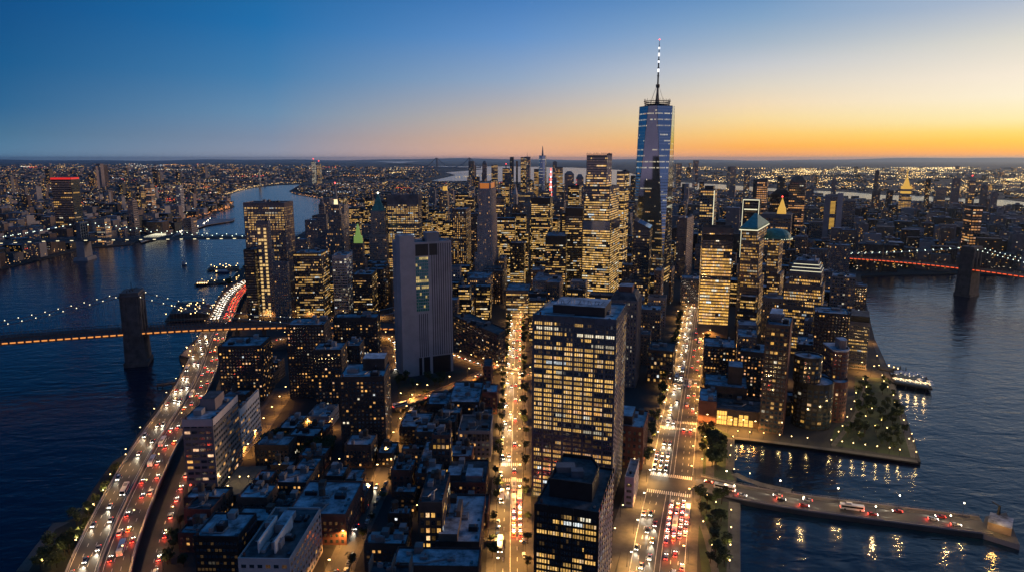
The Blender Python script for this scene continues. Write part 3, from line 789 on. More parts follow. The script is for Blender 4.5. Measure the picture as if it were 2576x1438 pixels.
mb = MB(); qq = scalep(q, 1.16); mb.prism(qq, zt-.6, zt+1.2, 'copper', True, True); mb.frustum(scalep(q, 1.12), zt+1.2, [(sum(p[0] for p in q)/4+dx, sum(p[1] for p in q)/4+dy) for dx, dy in ((-1.5, -1.5), (1.5, -1.5), (1.5, 1.5), (-1.5, 1.5))], zt+13, 'copper'); mb.build('pyramid_roof', root)
mb = MB(); 
for i in range(4):
    a, c = qq[i], qq[(i+1) % 4]
    for j in range(26): 
        t_ = j/26; mb.cbox(a[0]*(1-t_)+c[0]*t_, a[1]*(1-t_)+c[1]*t_, .7, .7, zt-1.6, zt-.7, 'line_white')
mb.build('light_string', root)
s = stack(820, 28, [(1930, 1963, 1973, 690), (1932, 1961, 1971, 602)])
root, q, zt = bld('office_tower', 'waterfront tower with green copper dome edged by lights', 'tower', s, 'office', 20, clutter=0, wall='tan_brick', lit=.42, ww=.5, tint='gold')
cx_, cy_ = sum(p[0] for p in q)/4, sum(p[1] for p in q)/4; rd = max(hypot(p[0]-cx_, p[1]-cy_) for p in q)*.86
mb = MB()
for k in range(5): mb.cone(cx_, cy_, rd*cos(k*pi/10.5), rd*cos((k+1)*pi/10.5), zt+.5+rd*.62*sin(k*pi/10.5), zt+.5+rd*.62*sin((k+1)*pi/10.5), 'copper', 20, k == 4)
mb.cone(cx_, cy_, rd*1.05, rd*1.05, zt-1, zt+.5, 'copper', 20); mb.build('dome', root)
mb = MB()
for j in range(36): mb.cbox(cx_+rd*1.08*cos(2*pi*j/36), cy_+rd*1.08*sin(2*pi*j/36), .7, .7, zt-1.2, zt-.3, 'line_white')
mb.build('light_string', root)
s = stack(900, 28, [(1962, 2076, 2098, 775), (1972, 2070, 2094, 720), (1986, 2066, 2090, 692)])
root, q, zt = bld('stepped_tower', 'waterfront tower with stepped top ringed by three bright light bands', 'tower', s, 'office', 21, clutter=0, wall='tan_brick', lit=.62, ww=.6, tint='gold')
mb = MB(); lb = MB(); qq = q; z = zt
for k in range(4):
    qn = scalep(q, .98-.09*k); mb.prism(qn, z-1, z+3, 'grey_stone', True, False, 'roof_grey')
    if k < 3:
        for i in range(2):
            on_face(qn, i, 0, 1, z+2.3, z+2.9, .12, lb, 'line_white')
    z += 3
mb.build('stepped_crown', root); lb.build('light_band', root); roof_clutter(scalep(q, .6), z-.99+1, R, root, 5)
simple('apartment_tower', 'dark blue tower with pale vertical ribs behind the right waterfront', 845, [(2093, 2153, 2168, 698)], 26, 'blue', 22, wall='grey_stone', lit=.14, pilaster=7, clutter=4, tint='warm')
simple('apartment_tower', 'black apartment slab with pale roof band on the right waterfront', 955, [(2050, 2137, 2143, 790)], 22, 'dbrick', 23, lit=.2, clutter=2, tint='gold')
root, q, zt = simple('office_tower', 'square waterfront tower with slatted right side and dark cornice at the water', 930, [(2137, 2189, 2203, 812)], 27, 'black', 24, wall='grey_stone', clutter=2, roofm='roof_dark', rowp=lambda k, f, n, p: (.75 if n-9 < f < n-4 else (.5 if f == n-3 else .06)))
mb = MB()
for f in range(int(zt/3.8)):
    a, c = q[1], q[2]; L = hypot(c[0]-a[0], c[1]-a[1]); ux, uy = (c[0]-a[0])/L, (c[1]-a[1])/L
    mb.box((a[0]+uy*.3, a[1]-ux*.3), (ux, uy), (-uy, ux), L, .28, f*3.8+.3, f*3.8+1.3, 'concrete', True)
mb.build('slats', root); add_box(root, 'penthouse', scalep(q, .9), zt-1, zt+5, 'black_stone', 'roof_dark')
root, q, zt = simple('brick_tower', 'slim tower with blue glass front and red brick side at the cove', 1093, [(1927, 1988, 2007, 819)], 25, 'blue', 25, wall='brown_brick', lit=.22, clutter=2, tint='gold', roofm='roof_pale')
mb = MB()
on_face(q, 1, 0, 1, 0, zt, .14, mb, 'red_brick'); mb.build('brick_side', root)
for f in range(int(zt/3.2)-1):
    st = list(STY['rbrick']); st[1] = 3.2; st[2] = 2.6; st[3] = .5; st[5] = .08
    mb = MB(); pane_row(mb, sub(q, .9, 1.006, 0, 1), .4+f*3.2, st, R, .08, (root.location[0], root.location[1]), .16); mb.build('side_window_row', root)
add_box(root, 'penthouse', sub(q, .1, .6, .2, .8), zt-1, zt+6, 'blue_glass', 'roof_pale')
def arc_poly(cx, cy, r, a0, a1, n, back=None):
    p = [(cx+r*cos(a0+(a1-a0)*i/n), cy+r*sin(a0+(a1-a0)*i/n)) for i in range(n+1)]
    return p
def round_px(ybase, a, b, ytop):
    Y = row_y(ybase, LZ); z = row_z(ytop, Y); r = (b-a)/2/FPX*depth(Y, z); X = ((a+b)/2-CX)/FPX*depth(Y+r, z)
    return X, Y+r, r, z
X, Yc, r, z = round_px(1083, 2000, 2096, 968); X2, Y2, r2, z2 = round_px(1083, 2006, 2074, 905)
n = 22
p1 = [(X+r*cos(2*pi*i/n), Yc+r*sin(2*pi*i/n)) for i in range(n)]; p2 = [(X2+r2*cos(2*pi*i/n), Yc+r2*sin(2*pi*i/n)) for i in range(n)]
root, q, zt = bld('round_tower', 'round dark glass apartment tower in two tiers beside the park', 'tower', [(p1, LZ, z), (p2, z-1, z2)], 'blue', 26, wall='dark_metal', clutter=3, lit=.2, bw=2.6, tint='gold')
simple('apartment_block', 'dark slab with blue roof peeping behind the round tower', 1010, [(2004, 2046, 2050, 868)], 24, 'dbrick', 27, cat='building', clutter=3, lit=.1)
def crescent(ybase, a, b, ytop, deep=1.0):
    Y = row_y(ybase, LZ); z = row_z(ytop, Y); w = (b-a)/FPX*depth(Y, z); x1 = (b-CX)/FPX*depth(Y, z); x0 = x1-w
    f = [(x0, Y+w*.15)] + [(x0+w*(.38+.62*sin(t_*pi/2)), Y+w*.95*(1-cos(t_*pi/2))) for t_ in [i/9 for i in range(10)]] + [(x0+w*.98, Y+w*1.5*deep), (x0+w*.1, Y+w*1.5*deep)]
    return f, z
f1, z1_ = crescent(1062, 2092, 2153, 962); f2, z2_ = crescent(1050, 2101, 2153, 884)
root, q, zt = bld('curved_tower', 'curved red brick apartment tower in two tiers with a rounded pale cornice', 'tower', [(f1, LZ, z1_), (f2, z1_-1, z2_)], 'rbrick', 28, clutter=1, lit=.13, wall='red_brick', bw=2.4, tint='gold')
mb = MB(); mb.prism(scalep(q, 1.03), zt-.2, zt+.7, 'white_paint', True, True, 'roof_grey'); mb.build('cornice', root)
add_box(root, 'penthouse', scalep(q, .45), zt+.7, zt+7, 'granite', 'roof_grey')
# low cluster at the foot of the golden tower
simple('apartment_block', 'dark purple block with teal rooftop housing below the golden tower', 972, [(1772, 1852, 1859, 874)], 15, 'dbrick', 29, cat='building', lit=.22, clutter=5)
simple('apartment_block', 'tan block with lit stair windows right of the dark purple block', 985, [(1856, 1905, 1911, 848)], 18, 'tan', 30, cat='building', lit=.3, clutter=4)
simple('apartment_block', 'brick block with many orange windows left of the slim brick sided tower', 1000, [(1862, 1928, 1931, 887)], 20, 'brick', 31, cat='building', lit=.5, tint='orange', clutter=4)
root, q, zt = simple('school_block', 'grey brown institutional block with square bright windows above the glowing lobby', 1036, [(1772, 1880, 1884, 976)], 17, 'brick', 32, cat='building', lit=.55, bw=6.0, ww=.34, wh=.5, fh=4.4, clutter=3)
add_box(root, 'stair_tower', sub(q, .55, .88, .3, .8), zt-1, zt+13, 'brown_brick', 'roof_grey')
simple('brick_block', 'windowless red brick cube with pale hipped roof at the wide avenue', 1067, [(1758, 1803, 1808, 1010)], 17, 'rbrick', 33, cat='building', lit=0, ww=.02, clutter=2, roofm='roof_pale')
poly, z = footprint(1079, 1802, 1930, 1930, 17, 1038, 'R', 26)
root, q, zt = bld('lobby_hall', 'low brown hall with tall glowing orange lobby windows facing the cove', 'building', [(poly, LZ, z)], 'brick', 34, rows=False, lit=0, ww=.01, clutter=3, roofm='roof_dark')
for i, (a, c, h0, h1) in enumerate(((.02, .22, .05, .9), (.235, .33, .05, .62), (.36, .43, .05, .55), (.46, .54, .05, .75), (.56, .64, .05, .75), (.66, .74, .05, .45))):
    mb = MB(); nn = 4
    for j in range(nn):
        for k in range(3):
            s0 = a+(c-a)*j/nn; s1 = a+(c-a)*(j+.86)/nn; y0 = h0+(h1-h0)*k/3; y1 = h0+(h1-h0)*(k+.88)/3
            on_face(q, 0, s0, s1, zt*y0, zt*y1, .12, mb, 'lobby_orange')
    mb.build('lobby_window', root)

# left-hand and central towers
s = stack(772, 0, [(612, 714, 714, 510)], D=34)
root, q, zt = bld('office_tower', 'broad brown gridded tower with golden upper floors at the left riverside', 'tower', s, 'office', 40, wall='granite', clutter=4, roofm='roof_dark', ww=.62, wh=.6, rowp=lambda k, f, n, p: (.0 if f == n-1 else (((.95, .9, .4)[f % 3] if n-12 < f < n-1 else (.34 if f > n*.5 else (.12 if f % 5 else .5))))), pilaster=2.0)
s = stack(795, -3, [(641, 682, 690, 628), (643, 674, 680, 556)])
root, q, zt = bld('slim_tower', 'slim mauve tower with a lit window column in front of the broad brown tower', 'tower', s, 'conc', 41, wall='granite', lit=.0, clutter=1)
mb = MB()
zf = zt
for f in range(int(zt/4.2)-1):
    for j in (.14, .62) if f % 7 else (.14, .38, .62):
        if R.random() < .85: on_face(q, 0, j, j+.2, f*4.2+1, f*4.2+3.6, 1.45, mb, 'pane', (.95, .60, .22))
mb.any = True; mb.build('lit_column', root)
simple('office_block', 'blue black glass block left of the slim mauve tower', 800, [(612, 640, 642, 628)], 0, 'black', 42, lit=.12, clutter=2)
simple('office_block', 'blank blue grey slab right of the slim mauve tower', 815, [(686, 722, 727, 660)], -2, 'greyst', 43, lit=.02, clutter=2)
simple('office_tower', 'brown office tower with regular lit rows in the left of downtown', 800, [(737, 808, 826, 636)], -2, 'office', 44, wall='brown_brick', lit=.45, ww=.6, clutter=3)
simple('glass_tower', 'pale blue glass apartment tower with white balcony bands', 790, [(835, 872, 886, 642)], -2, 'blue', 45, wall='pale_concrete', lit=.14, wh=.55, ww=.9, clutter=2)
simple('office_block', 'black block with curved lit bands right of the pale blue tower', 800, [(886, 935, 948, 690)], -2, 'black', 46, lit=.3, clutter=3)
def spired(name, label, ybase, rows, yaw, style, seed, tip, crown, capm, **k):
    root, q, zt = simple(name, label, ybase, rows, yaw, style, seed, clutter=0, **k)
    Y = row_y(ybase, LZ); zt2 = row_z(tip, Y)-LZ
    cx, cy = sum(p[0] for p in q)/4, sum(p[1] for p in q)/4
    return root, q, zt, zt2, cx, cy
root, q, zt, z2, cx, cy = spired('art_deco_tower', 'dark art deco tower with glowing lantern and red tipped spire', 730, [(812, 868, 884, 640), (818, 864, 876, 580), (826, 858, 866, 540), (832, 853, 858, 515)], 4, 'stone', 47, 474, None, None, wall='grey_stone', lit=.16, tint='warm')
mb = MB(); mb.cone(cx, cy, 2.9, 2.4, zt-1, zt+7, 'lantern_white', 8); mb.build('lantern', root)
mb = MB(); mb.cone(cx, cy, 3.2, .3, zt+7, z2+6, 'limestone', 8); mb.build('spire', root); beacon(root, cx, cy, z2+7, 1.0)
root, q, zt, z2, cx, cy = spired('art_deco_tower', 'grey tower with small ball finial left of the lantern tower', 705, [(792, 826, 832, 600), (797, 820, 824, 540), (801, 815, 818, 515)], 3, 'stone', 48, 498, None, None, wall='grey_stone', lit=.05)
mb = MB(); mb.cone(cx, cy, 4, 2.4, zt-1, zt+5, 'grey_stone', 8); mb.ball(cx, cy, zt+7, 2.6, 'grey_stone', 8, 6); mb.build('finial', root)
root, q, zt, z2, cx, cy = spired('pyramid_roof_tower', 'stone tower with steep green copper pyramid roof and a light at the tip', 712, [(928, 972, 980, 590), (932, 966, 972, 531)], 2, 'stone', 49, 497, None, None, lit=.06)
mb = MB(); mb.frustum(scalep(q, .95), zt-1, scalep(q, .55), zt+10, 'copper'); mb.frustum(scalep(q, .5), zt+10, scalep(q, .06), z2+5, 'copper'); mb.build('copper_roof', root); beacon(root, cx, cy, z2+6, 1.3, 'lamp_white')
root, q, zt, z2, cx, cy = spired('art_deco_tower', 'tan tower with crown floodlit in green and yellow', 745, [(882, 918, 924, 650), (886, 912, 917, 612)], 0, 'stone', 50, 565, None, None, wall='tan_brick', lit=.12)
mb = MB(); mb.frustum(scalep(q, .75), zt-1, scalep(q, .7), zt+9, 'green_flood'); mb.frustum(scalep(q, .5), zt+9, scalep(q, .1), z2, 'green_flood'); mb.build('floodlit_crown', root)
simple('office_tower', 'wide grey tower with vertical ribs and full rows of lit windows', 708, [(973, 1052, 1060, 491)], 3, 'office', 51, wall='grey_stone', lit=.72, ww=.7, wh=.5, pilaster=3.4, clutter=3, roofm='roof_dark', skiptop=11)
root, q, zt, z2, cx, cy = spired('gold_lit_tower', 'narrow floodlit golden tower on the central skyline', 640, [(1108, 1128, 1131, 540), (1110, 1126, 1128, 492), (1113, 1124, 1126, 480)], 4, 'stone', 52, 470, None, None, wall='limestone', lit=.8, tint='gold', br=.8, ww=.4, bw=2.4)
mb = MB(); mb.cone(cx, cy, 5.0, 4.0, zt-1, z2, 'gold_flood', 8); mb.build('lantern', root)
simple('office_tower', 'warm lit tower with golden bays left of the white stone tower', 720, [(1138, 1172, 1184, 527)], 4, 'stone', 53, wall='tan_brick', lit=.72, tint='gold', br=.75, bw=2.4, clutter=2)
root, q, zt, z2, cx, cy = spired('gothic_tower', 'pale stone gothic tower with orange lit crown left of the straight avenue', 742, [(1196, 1238, 1254, 640), (1201, 1236, 1250, 545), (1204, 1233, 1247, 475)], 6, 'stone', 54, 456, None, None, wall='pale_stone', lit=.14, pilaster=2.2, bw=2.2, ww=.45)
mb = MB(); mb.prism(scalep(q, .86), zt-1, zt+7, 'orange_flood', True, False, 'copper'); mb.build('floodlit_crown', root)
mb = MB()
for p in q: mb.cone(p[0]*.95+cx*.05, p[1]*.95+cy*.05, 1.5, .8, zt-1, zt+9, 'limestone', 6)
mb.build('pinnacle', root)
simple('office_block', 'dark teal block with bright lower floors right of the gothic tower', 722, [(1283, 1318, 1330, 612)], 6, 'office', 55, lit=.22, rowp=lambda k, f, n, p: .8 if f < n*.35 else .08, clutter=2)
simple('office_block', 'grey windowless block right of the gothic tower', 735, [(1254, 1268, 1276, 650)], 6, 'greyst', 56, lit=.1, clutter=2)
root, q, zt, z2, cx, cy = spired('art_deco_tower', 'white stepped setback tower tapering to a point in the centre', 660, [(1284, 1306, 1312, 560), (1287, 1303, 1308, 520), (1291, 1299, 1303, 488)], 6, 'stone', 57, 465, None, None, wall='pale_stone', lit=.03, bw=2.)
mb = MB(); mb.frustum(scalep(q, .9), zt-1, scalep(q, .1), z2, 'pale_stone'); mb.build('spire', root)
simple('office_tower', 'black tower with bright bands of light under a grey top', 705, [(1336, 1384, 1411, 498)], 10, 'office', 58, lit=.6, clutter=2, skiptop=8, wall='black_stone')
simple('office_tower', 'black tower with scattered lit windows left of the broad stepped glass tower', 770, [(1372, 1424, 1430, 594)], 8, 'black', 59, lit=.34, clutter=2, skiptop=8)
simple('office_tower', 'taller black tower touching the broad stepped glass tower on its left', 758, [(1422, 1466, 1472, 524)], 8, 'black', 60, lit=.4, clutter=2, skiptop=6)
simple('office_block', 'brown low tower with golden corner between the black towers', 745, [(1335, 1366, 1372, 680)], 8, 'tan', 61, lit=.4, tint='gold', clutter=2, rowp=lambda k, f, n, p: p)
simple('office_tower', 'dark tower with bright sky lobby behind the gothic tower', 690, [(1247, 1268, 1272, 497)], 5, 'glass', 62, lit=.3, clutter=2)
simple('office_block', 'grey stepped civic block with blue roof near the straight avenue', 790, [(1340, 1408, 1417, 706)], 8, 'conc', 63, cat='building', lit=.10, clutter=6)
simple('office_block', 'curved court block with long rows of lit windows at the avenue end', 800, [(1272, 1330, 1336, 730)], 5, 'office', 64, cat='building', lit=.75, clutter=3, wall='tan_brick')
s = []
Yb = row_y(915, LZ); pa = P(1141, 868, LZ); pb = P(1254, 928, LZ)
zt_ = row_z(790, pa[1])
dx, dy = pb[0]-pa[0], pb[1]-pa[1]; L = hypot(dx, dy); nx, ny = -dy/L, dx/L
poly = [(pa[0], pa[1]), (pa[0]+dx*.33+ny*0, pa[1]+dy*.33-2.5), (pa[0]+dx*.66, pa[1]+dy*.66-2.5), (pb[0], pb[1]), (pb[0]+6, pb[1]+20), (pa[0]+nx*18, pa[1]+ny*18)]
bld('apartment_block', 'long brown brick apartment slab curving along the left of the avenue', 'building', [(poly, LZ, zt_)], 'brick', 65, lit=.12, clutter=9, tank=1, roofm='roof_dark')
simple('office_block', 'narrow tower with lit side bays behind the curved apartment slab', 790, [(1176, 1226, 1240, 700)], 6, 'greyst', 66, lit=.25, clutter=3)

# left apartment towers near the highway
root, q, zt = simple('apartment_tower', 'pale banded apartment tower beside the riverside highway', 1240, [(457, 534, 597, 1053)], -3, 'pale', 70, lit=.16, wall='grey_stone', clutter=4, maxd=48, ww=.8)
add_box(root, 'penthouse', sub(q, .25, .75, .4, .75), zt-1, zt+6, 'granite', 'roof_dark')
mb = MB(); on_face(q, 0, 0, 1, zt-4, zt+.02, .2, mb, 'pale_concrete'); on_face(q, 1, 0, 1, zt-4, zt+.02, .2, mb, 'pale_concrete'); mb.build('top_band', root)
root, q, zt = simple('apartment_block', 'white walled block with dark window grid behind the pale banded tower', 1150, [(598, 603, 651, 1029)], -3, 'pale', 71, cat='building', lit=.12, wall='white_paint', clutter=3, maxd=60, ww=.75)
simple('apartment_tower', 'dark brick apartment slab right of the upper highway, nearest of the four', 1008, [(547, 655, 692, 868)], -4, 'dbrick', 72, lit=.24, clutter=5, maxd=40)
simple('apartment_tower', 'dark apartment slab left of the windowless tower, with blue roof edge', 1000, [(719, 815, 832, 815)], -3, 'dbrick', 73, lit=.14, clutter=5, maxd=40)
simple('apartment_tower', 'dark brick slab with a column of lit windows beside the windowless tower', 960, [(838, 948, 956, 797)], -2, 'dbrick', 74, lit=.22, clutter=4, maxd=40)
simple('apartment_tower', 'lower dark slab with lit roof terrace between the two taller slabs', 1045, [(786, 858, 872, 878)], -3, 'dbrick', 75, lit=.18, clutter=4, maxd=45)
simple('apartment_tower', 'shorter dark slab with lit corner behind the roof terrace slab', 1010, [(866, 905, 916, 868)], -3, 'dbrick', 76, lit=.24, clutter=4)
root, q, zt = simple('apartment_tower', 'dark tower with pale blue roof standing free before the windowless tower', 1135, [(853, 966, 990, 945)], -3, 'dbrick', 77, lit=.15, clutter=4, maxd=40, roofm='roof_pale')
add_box(root, 'stair_tower', sub(q, .45, .95, .5, .95), zt-1, zt+7, 'dark_brick', 'roof_pale')

# ------------------------------------------------------------------ low roofs in the foreground
def Z1(zx, zy): return ((450+zx/3.594)*.936, (1136+zy/3.594)*.936)
def Z2(zx, zy): return ((950+zx/3.594)*.936, (1136+zy/3.594)*.936)
LOW = [  # a, c, b, top, base, style, label, roof, clutter, tank
 (635, 676, 697, 1206, 1262, 'rbrick', 'small red brick house with blue roof beside the lit parking deck', 'roof_grey', 2, 0),
 (739, 791, 812, 1178, 1216, 'brick', 'square dark house with raised blue roof behind the big brick roof', 'roof_grey', 2, 0),
 (680, 735, 745, 1168, 1200, 'brick', 'low brick house with lit ribbon window left of the square dark house', 'roof_grey', 3, 1),
 (720, 869, 913, 1292, 1370, 'rbrick', 'large dark red brick warehouse with patchy blue roof', 'roof_grey', 9, 1),
 (598, 728, 806, 1404, 1530, 'pale', 'white modern block with roof machinery between two screen walls', 'roof_dark', 12, 0),
 (486, 598, 645, 1348, 1490, 'black', 'black flat block with one slanted blue roof at the lower left', 'roof_grey', 4, 0),
 (866, 917, 938, 1252, 1290, 'rbrick', 'brick house with two bright windows at the narrow lit street', 'roof_grey', 2, 0),
 (948, 990, 1003, 1138, 1172, 'dbrick', 'small dark house with blue roof before the free standing dark tower', 'roof_grey', 2, 0),
 (1010, 1083, 1086, 1127, 1166, 'tan', 'tan brick loft with snowy blue roof at the narrow street corner', 'roof_pale', 4, 0),
 (1086, 1132, 1137, 1093, 1225, 'loft', 'tall loft house with four wide rows of bright square windows', 'roof_dark', 2, 1),
 (1152, 1234, 1240, 1083, 1160, 'conc', 'grey loft with a colonnaded top floor beside the straight avenue', 'roof_dark', 5, 1),
 (992, 1044, 1050, 1236, 1290, 'dbrick', 'dark loft with stepped blue roofs right of the narrow street', 'roof_grey', 5, 0),
 (975, 1030, 1036, 1290, 1350, 'dbrick', 'dark loft with a round tank, second up along the narrow street', 'roof_grey', 3, 1),
 (1054, 1110, 1112, 1160, 1226, 'brick', 'narrow dark house wedged left of the tall loft house', 'roof_grey', 2, 1),
 (1118, 1222, 1230, 1212, 1268, 'dbrick', 'black roofed loft with two small blue penthouses by the avenue', 'roof_dark', 6, 0),
 (1052, 1112, 1114, 1262, 1440, 'loft', 'deep courtyard loft with a ladder of bright yellow windows', 'roof_dark', 3, 1),
 (1116, 1226, 1232, 1290, 1350, 'dbrick', 'plain dark loft in front of the two small blue penthouses', 'roof_dark', 4, 0),
 (1094, 1206, 1222, 1362, 1450, 'dbrick', 'loft with the largest bright blue roof beside the avenue', 'roof_pale', 8, 0),
 (915, 1021, 1030, 1366, 1450, 'dbrick', 'low loft with twin blue roofs at the foot of the narrow street', 'roof_pale', 5, 0),
 (925, 1034, 1042, 1441, 1580, 'tan', 'loft with tall pale party walls cut by the lower edge', 'roof_dark', 6, 0),
 (985, 1204, 1210, 1423, 1560, 'dbrick', 'wide blue roof cut by the lower edge beside the avenue', 'roof_grey', 4, 0),
 (868, 905, 920, 1204, 1244, 'brick', 'small brick house behind the narrow lit street', 'roof_grey', 2, 0),
 (815, 862, 878, 1196, 1232, 'dbrick', 'dark garden house with flat blue roof left of the narrow street', 'roof_grey', 2, 0),
 (700, 745, 775, 1075, 1110, 'dbrick', 'low blue roofed house right of the white walled block', 'roof_pale', 3, 0),
 (770, 828, 852, 1046, 1080, 'conc', 'low pale house with chimney stacks left of the dark tower', 'roof_pale', 3, 0),
 (1004, 1076, 1090, 1072, 1118, 'dbrick', 'dark house with curved blue roof right of the ramp', 'roof_grey', 3, 0),
 (1128, 1205, 1216, 1010, 1060, 'dbrick', 'dark house with pale roof sheds behind the grey loft', 'roof_grey', 5, 1),
 (1212, 1250, 1253, 985, 1040, 'rbrick', 'blank dark red house with blue roof left of the avenue bridge', 'roof_pale', 2, 0),
 (1215, 1236, 1240, 920, 985, 'rbrick', 'windowless dark red brick tower beside the ramp', 'roof_dark', 0, 0),
 (1073, 1140, 1150, 1015, 1045, 'dbrick', 'dark low house behind the ramp with a dim roof', 'roof_grey', 3, 0),
]
for i, (a, c, b, yt, yb, st_, lab, rm, cl, tk) in enumerate(LOW):
    s = stack(yb, 1.5, [(a, c, b, yt)], maxd=60)
    litv = {'loft': .5, 'black': .02, 'pale': .05}.get(st_, .10)
    root, q, zt = bld('loft_building', lab, 'building', s, st_, 100+i, roofm=rm, clutter=cl, tank=tk, lit=litv, par=.9)
    if 'screen walls' in lab:
        for k in (.30, .62):
            add_box(root, 'screen_wall', sub(q, k, k+.03, .12, .62), zt-.9, zt+4.5, 'white_paint')
        add_box(root, 'penthouse', sub(q, .36, .60, .5, .8), zt-.9, zt+3, 'concrete', 'roof_grey')
        add_box(root, 'terrace', sub(q, -.26, -.01, .3, 1.), 0.1, zt*.7, 'concrete', 'roof_dark')
    if 'party walls' in lab:
        for k in (.02, .55, .95): add_box(root, 'party_wall', sub(q, k, k+.02, .0, 1.), zt-.9, zt+4, 'tan_brick')
    if 'colonnaded' in lab:
        mb = MB()
        for j in range(14): on_face(q, 0, .3+j*.048, .3+j*.048+.03, zt-6, zt-2, .12, mb, 'black_stone')
        mb.build('colonnade', root)
    if 'largest' in lab:
        add_box(root, 'penthouse', sub(q, .08, .5, .02, .35), zt-.9, zt+3.2, 'tan_brick', 'roof_grey'); add_box(root, 'chimney', sub(q, .40, .50, .36, .62), zt-.9, zt+6, 'tan_brick')
    if 'two small blue penthouses' in lab:
        add_box(root, 'penthouse', sub(q, .05, .38, .1, .5), zt-.9, zt+2.6, 'dark_brick', 'roof_grey'); add_box(root, 'penthouse', sub(q, .5, .9, .1, .45), zt-.9, zt+2.2, 'grey_stone', 'roof_pale')
# lit parking deck left of the small red house
dk = [P(548, 1243, 7), P(634, 1240, 7), P(672, 1170, 7), P(600, 1172, 7)]
rt = empty('parking_deck', (dk[0][0], dk[0][1], LZ), 'low parking deck lit from below right of the pale banded tower', 'parking deck')
q = [(p[0]-dk[0][0], p[1]-dk[0][1]) for p in dk]; BUILT.append([(p[0], p[1]) for p in dk])
mb = MB(); mb.prism(q, 4.2, 5, 'concrete', True, True, 'sidewalk'); mb.build('deck_slab', rt)
mb = MB()
for i in range(7):
    for k in (0.05, .95):
        x = q[0][0]*(1-i/6)+q[1][0]*i/6; y = q[0][1]*(1-i/6)+q[1][1]*i/6; mb.cbox(x*(1-k)+(q[3][0]*(1-i/6)+q[2][0]*i/6)*k, y*(1-k)+(q[3][1]*(1-i/6)+q[2][1]*i/6)*k, .5, .5, 0, 4.2, 'concrete')
mb.build('column', rt)

# ------------------------------------------------------------------ landmark towers far away
def far_tower(name, label, ybase, a, b, ytop, wallm, seed, lit=.2, yaw=0, D=None, tint='yellow', crown=None, br=.8, bw=4.0, fh=5.0):
    poly, z = footprint(ybase, a, b, b, yaw, ytop, 'R', D or 30)
    rnd = random.Random(seed); st = list(STY['office']); st[0] = wallm; st[1] = fh; st[2] = bw; st[5] = lit; st[7] = tint; st[8] = br; st[4] = .5; st[3] = .8
    cx = sum(p[0] for p in poly)/4; cy = sum(p[1] for p in poly)/4
    q = [(p[0]-cx, p[1]-cy) for p in poly]
    root = empty(name, (cx, cy, LZ), label, 'tower'); BUILT.append(poly)
    mb = MB(); mb.prism(q, 0, z-LZ, wallm, True, False, 'roof_dark'); mb.build('wall', root)
    for f in range(int((z-LZ-3)/fh)):
        mb = MB(); pane_row(mb, q, 1+f*fh, st, rnd, lit*rnd.choice((.3, 1, 1, 1.7)), (cx, cy), .25)
        if mb.f: mb.build('window_row', root)
    return root, q, z-LZ
root, q, zt = far_tower('dark_tower', 'black tower with a red light line round its roof across the left river', 608, 127, 177, 448, 'black_stone', 201, .16, -4, 34, 'gold')
mb = MB()
for i in range(4): on_face(q, i, 0, 1, zt-3.5, zt+.3, .5, mb, 'roof_red')
mb.build('roof_light', root)
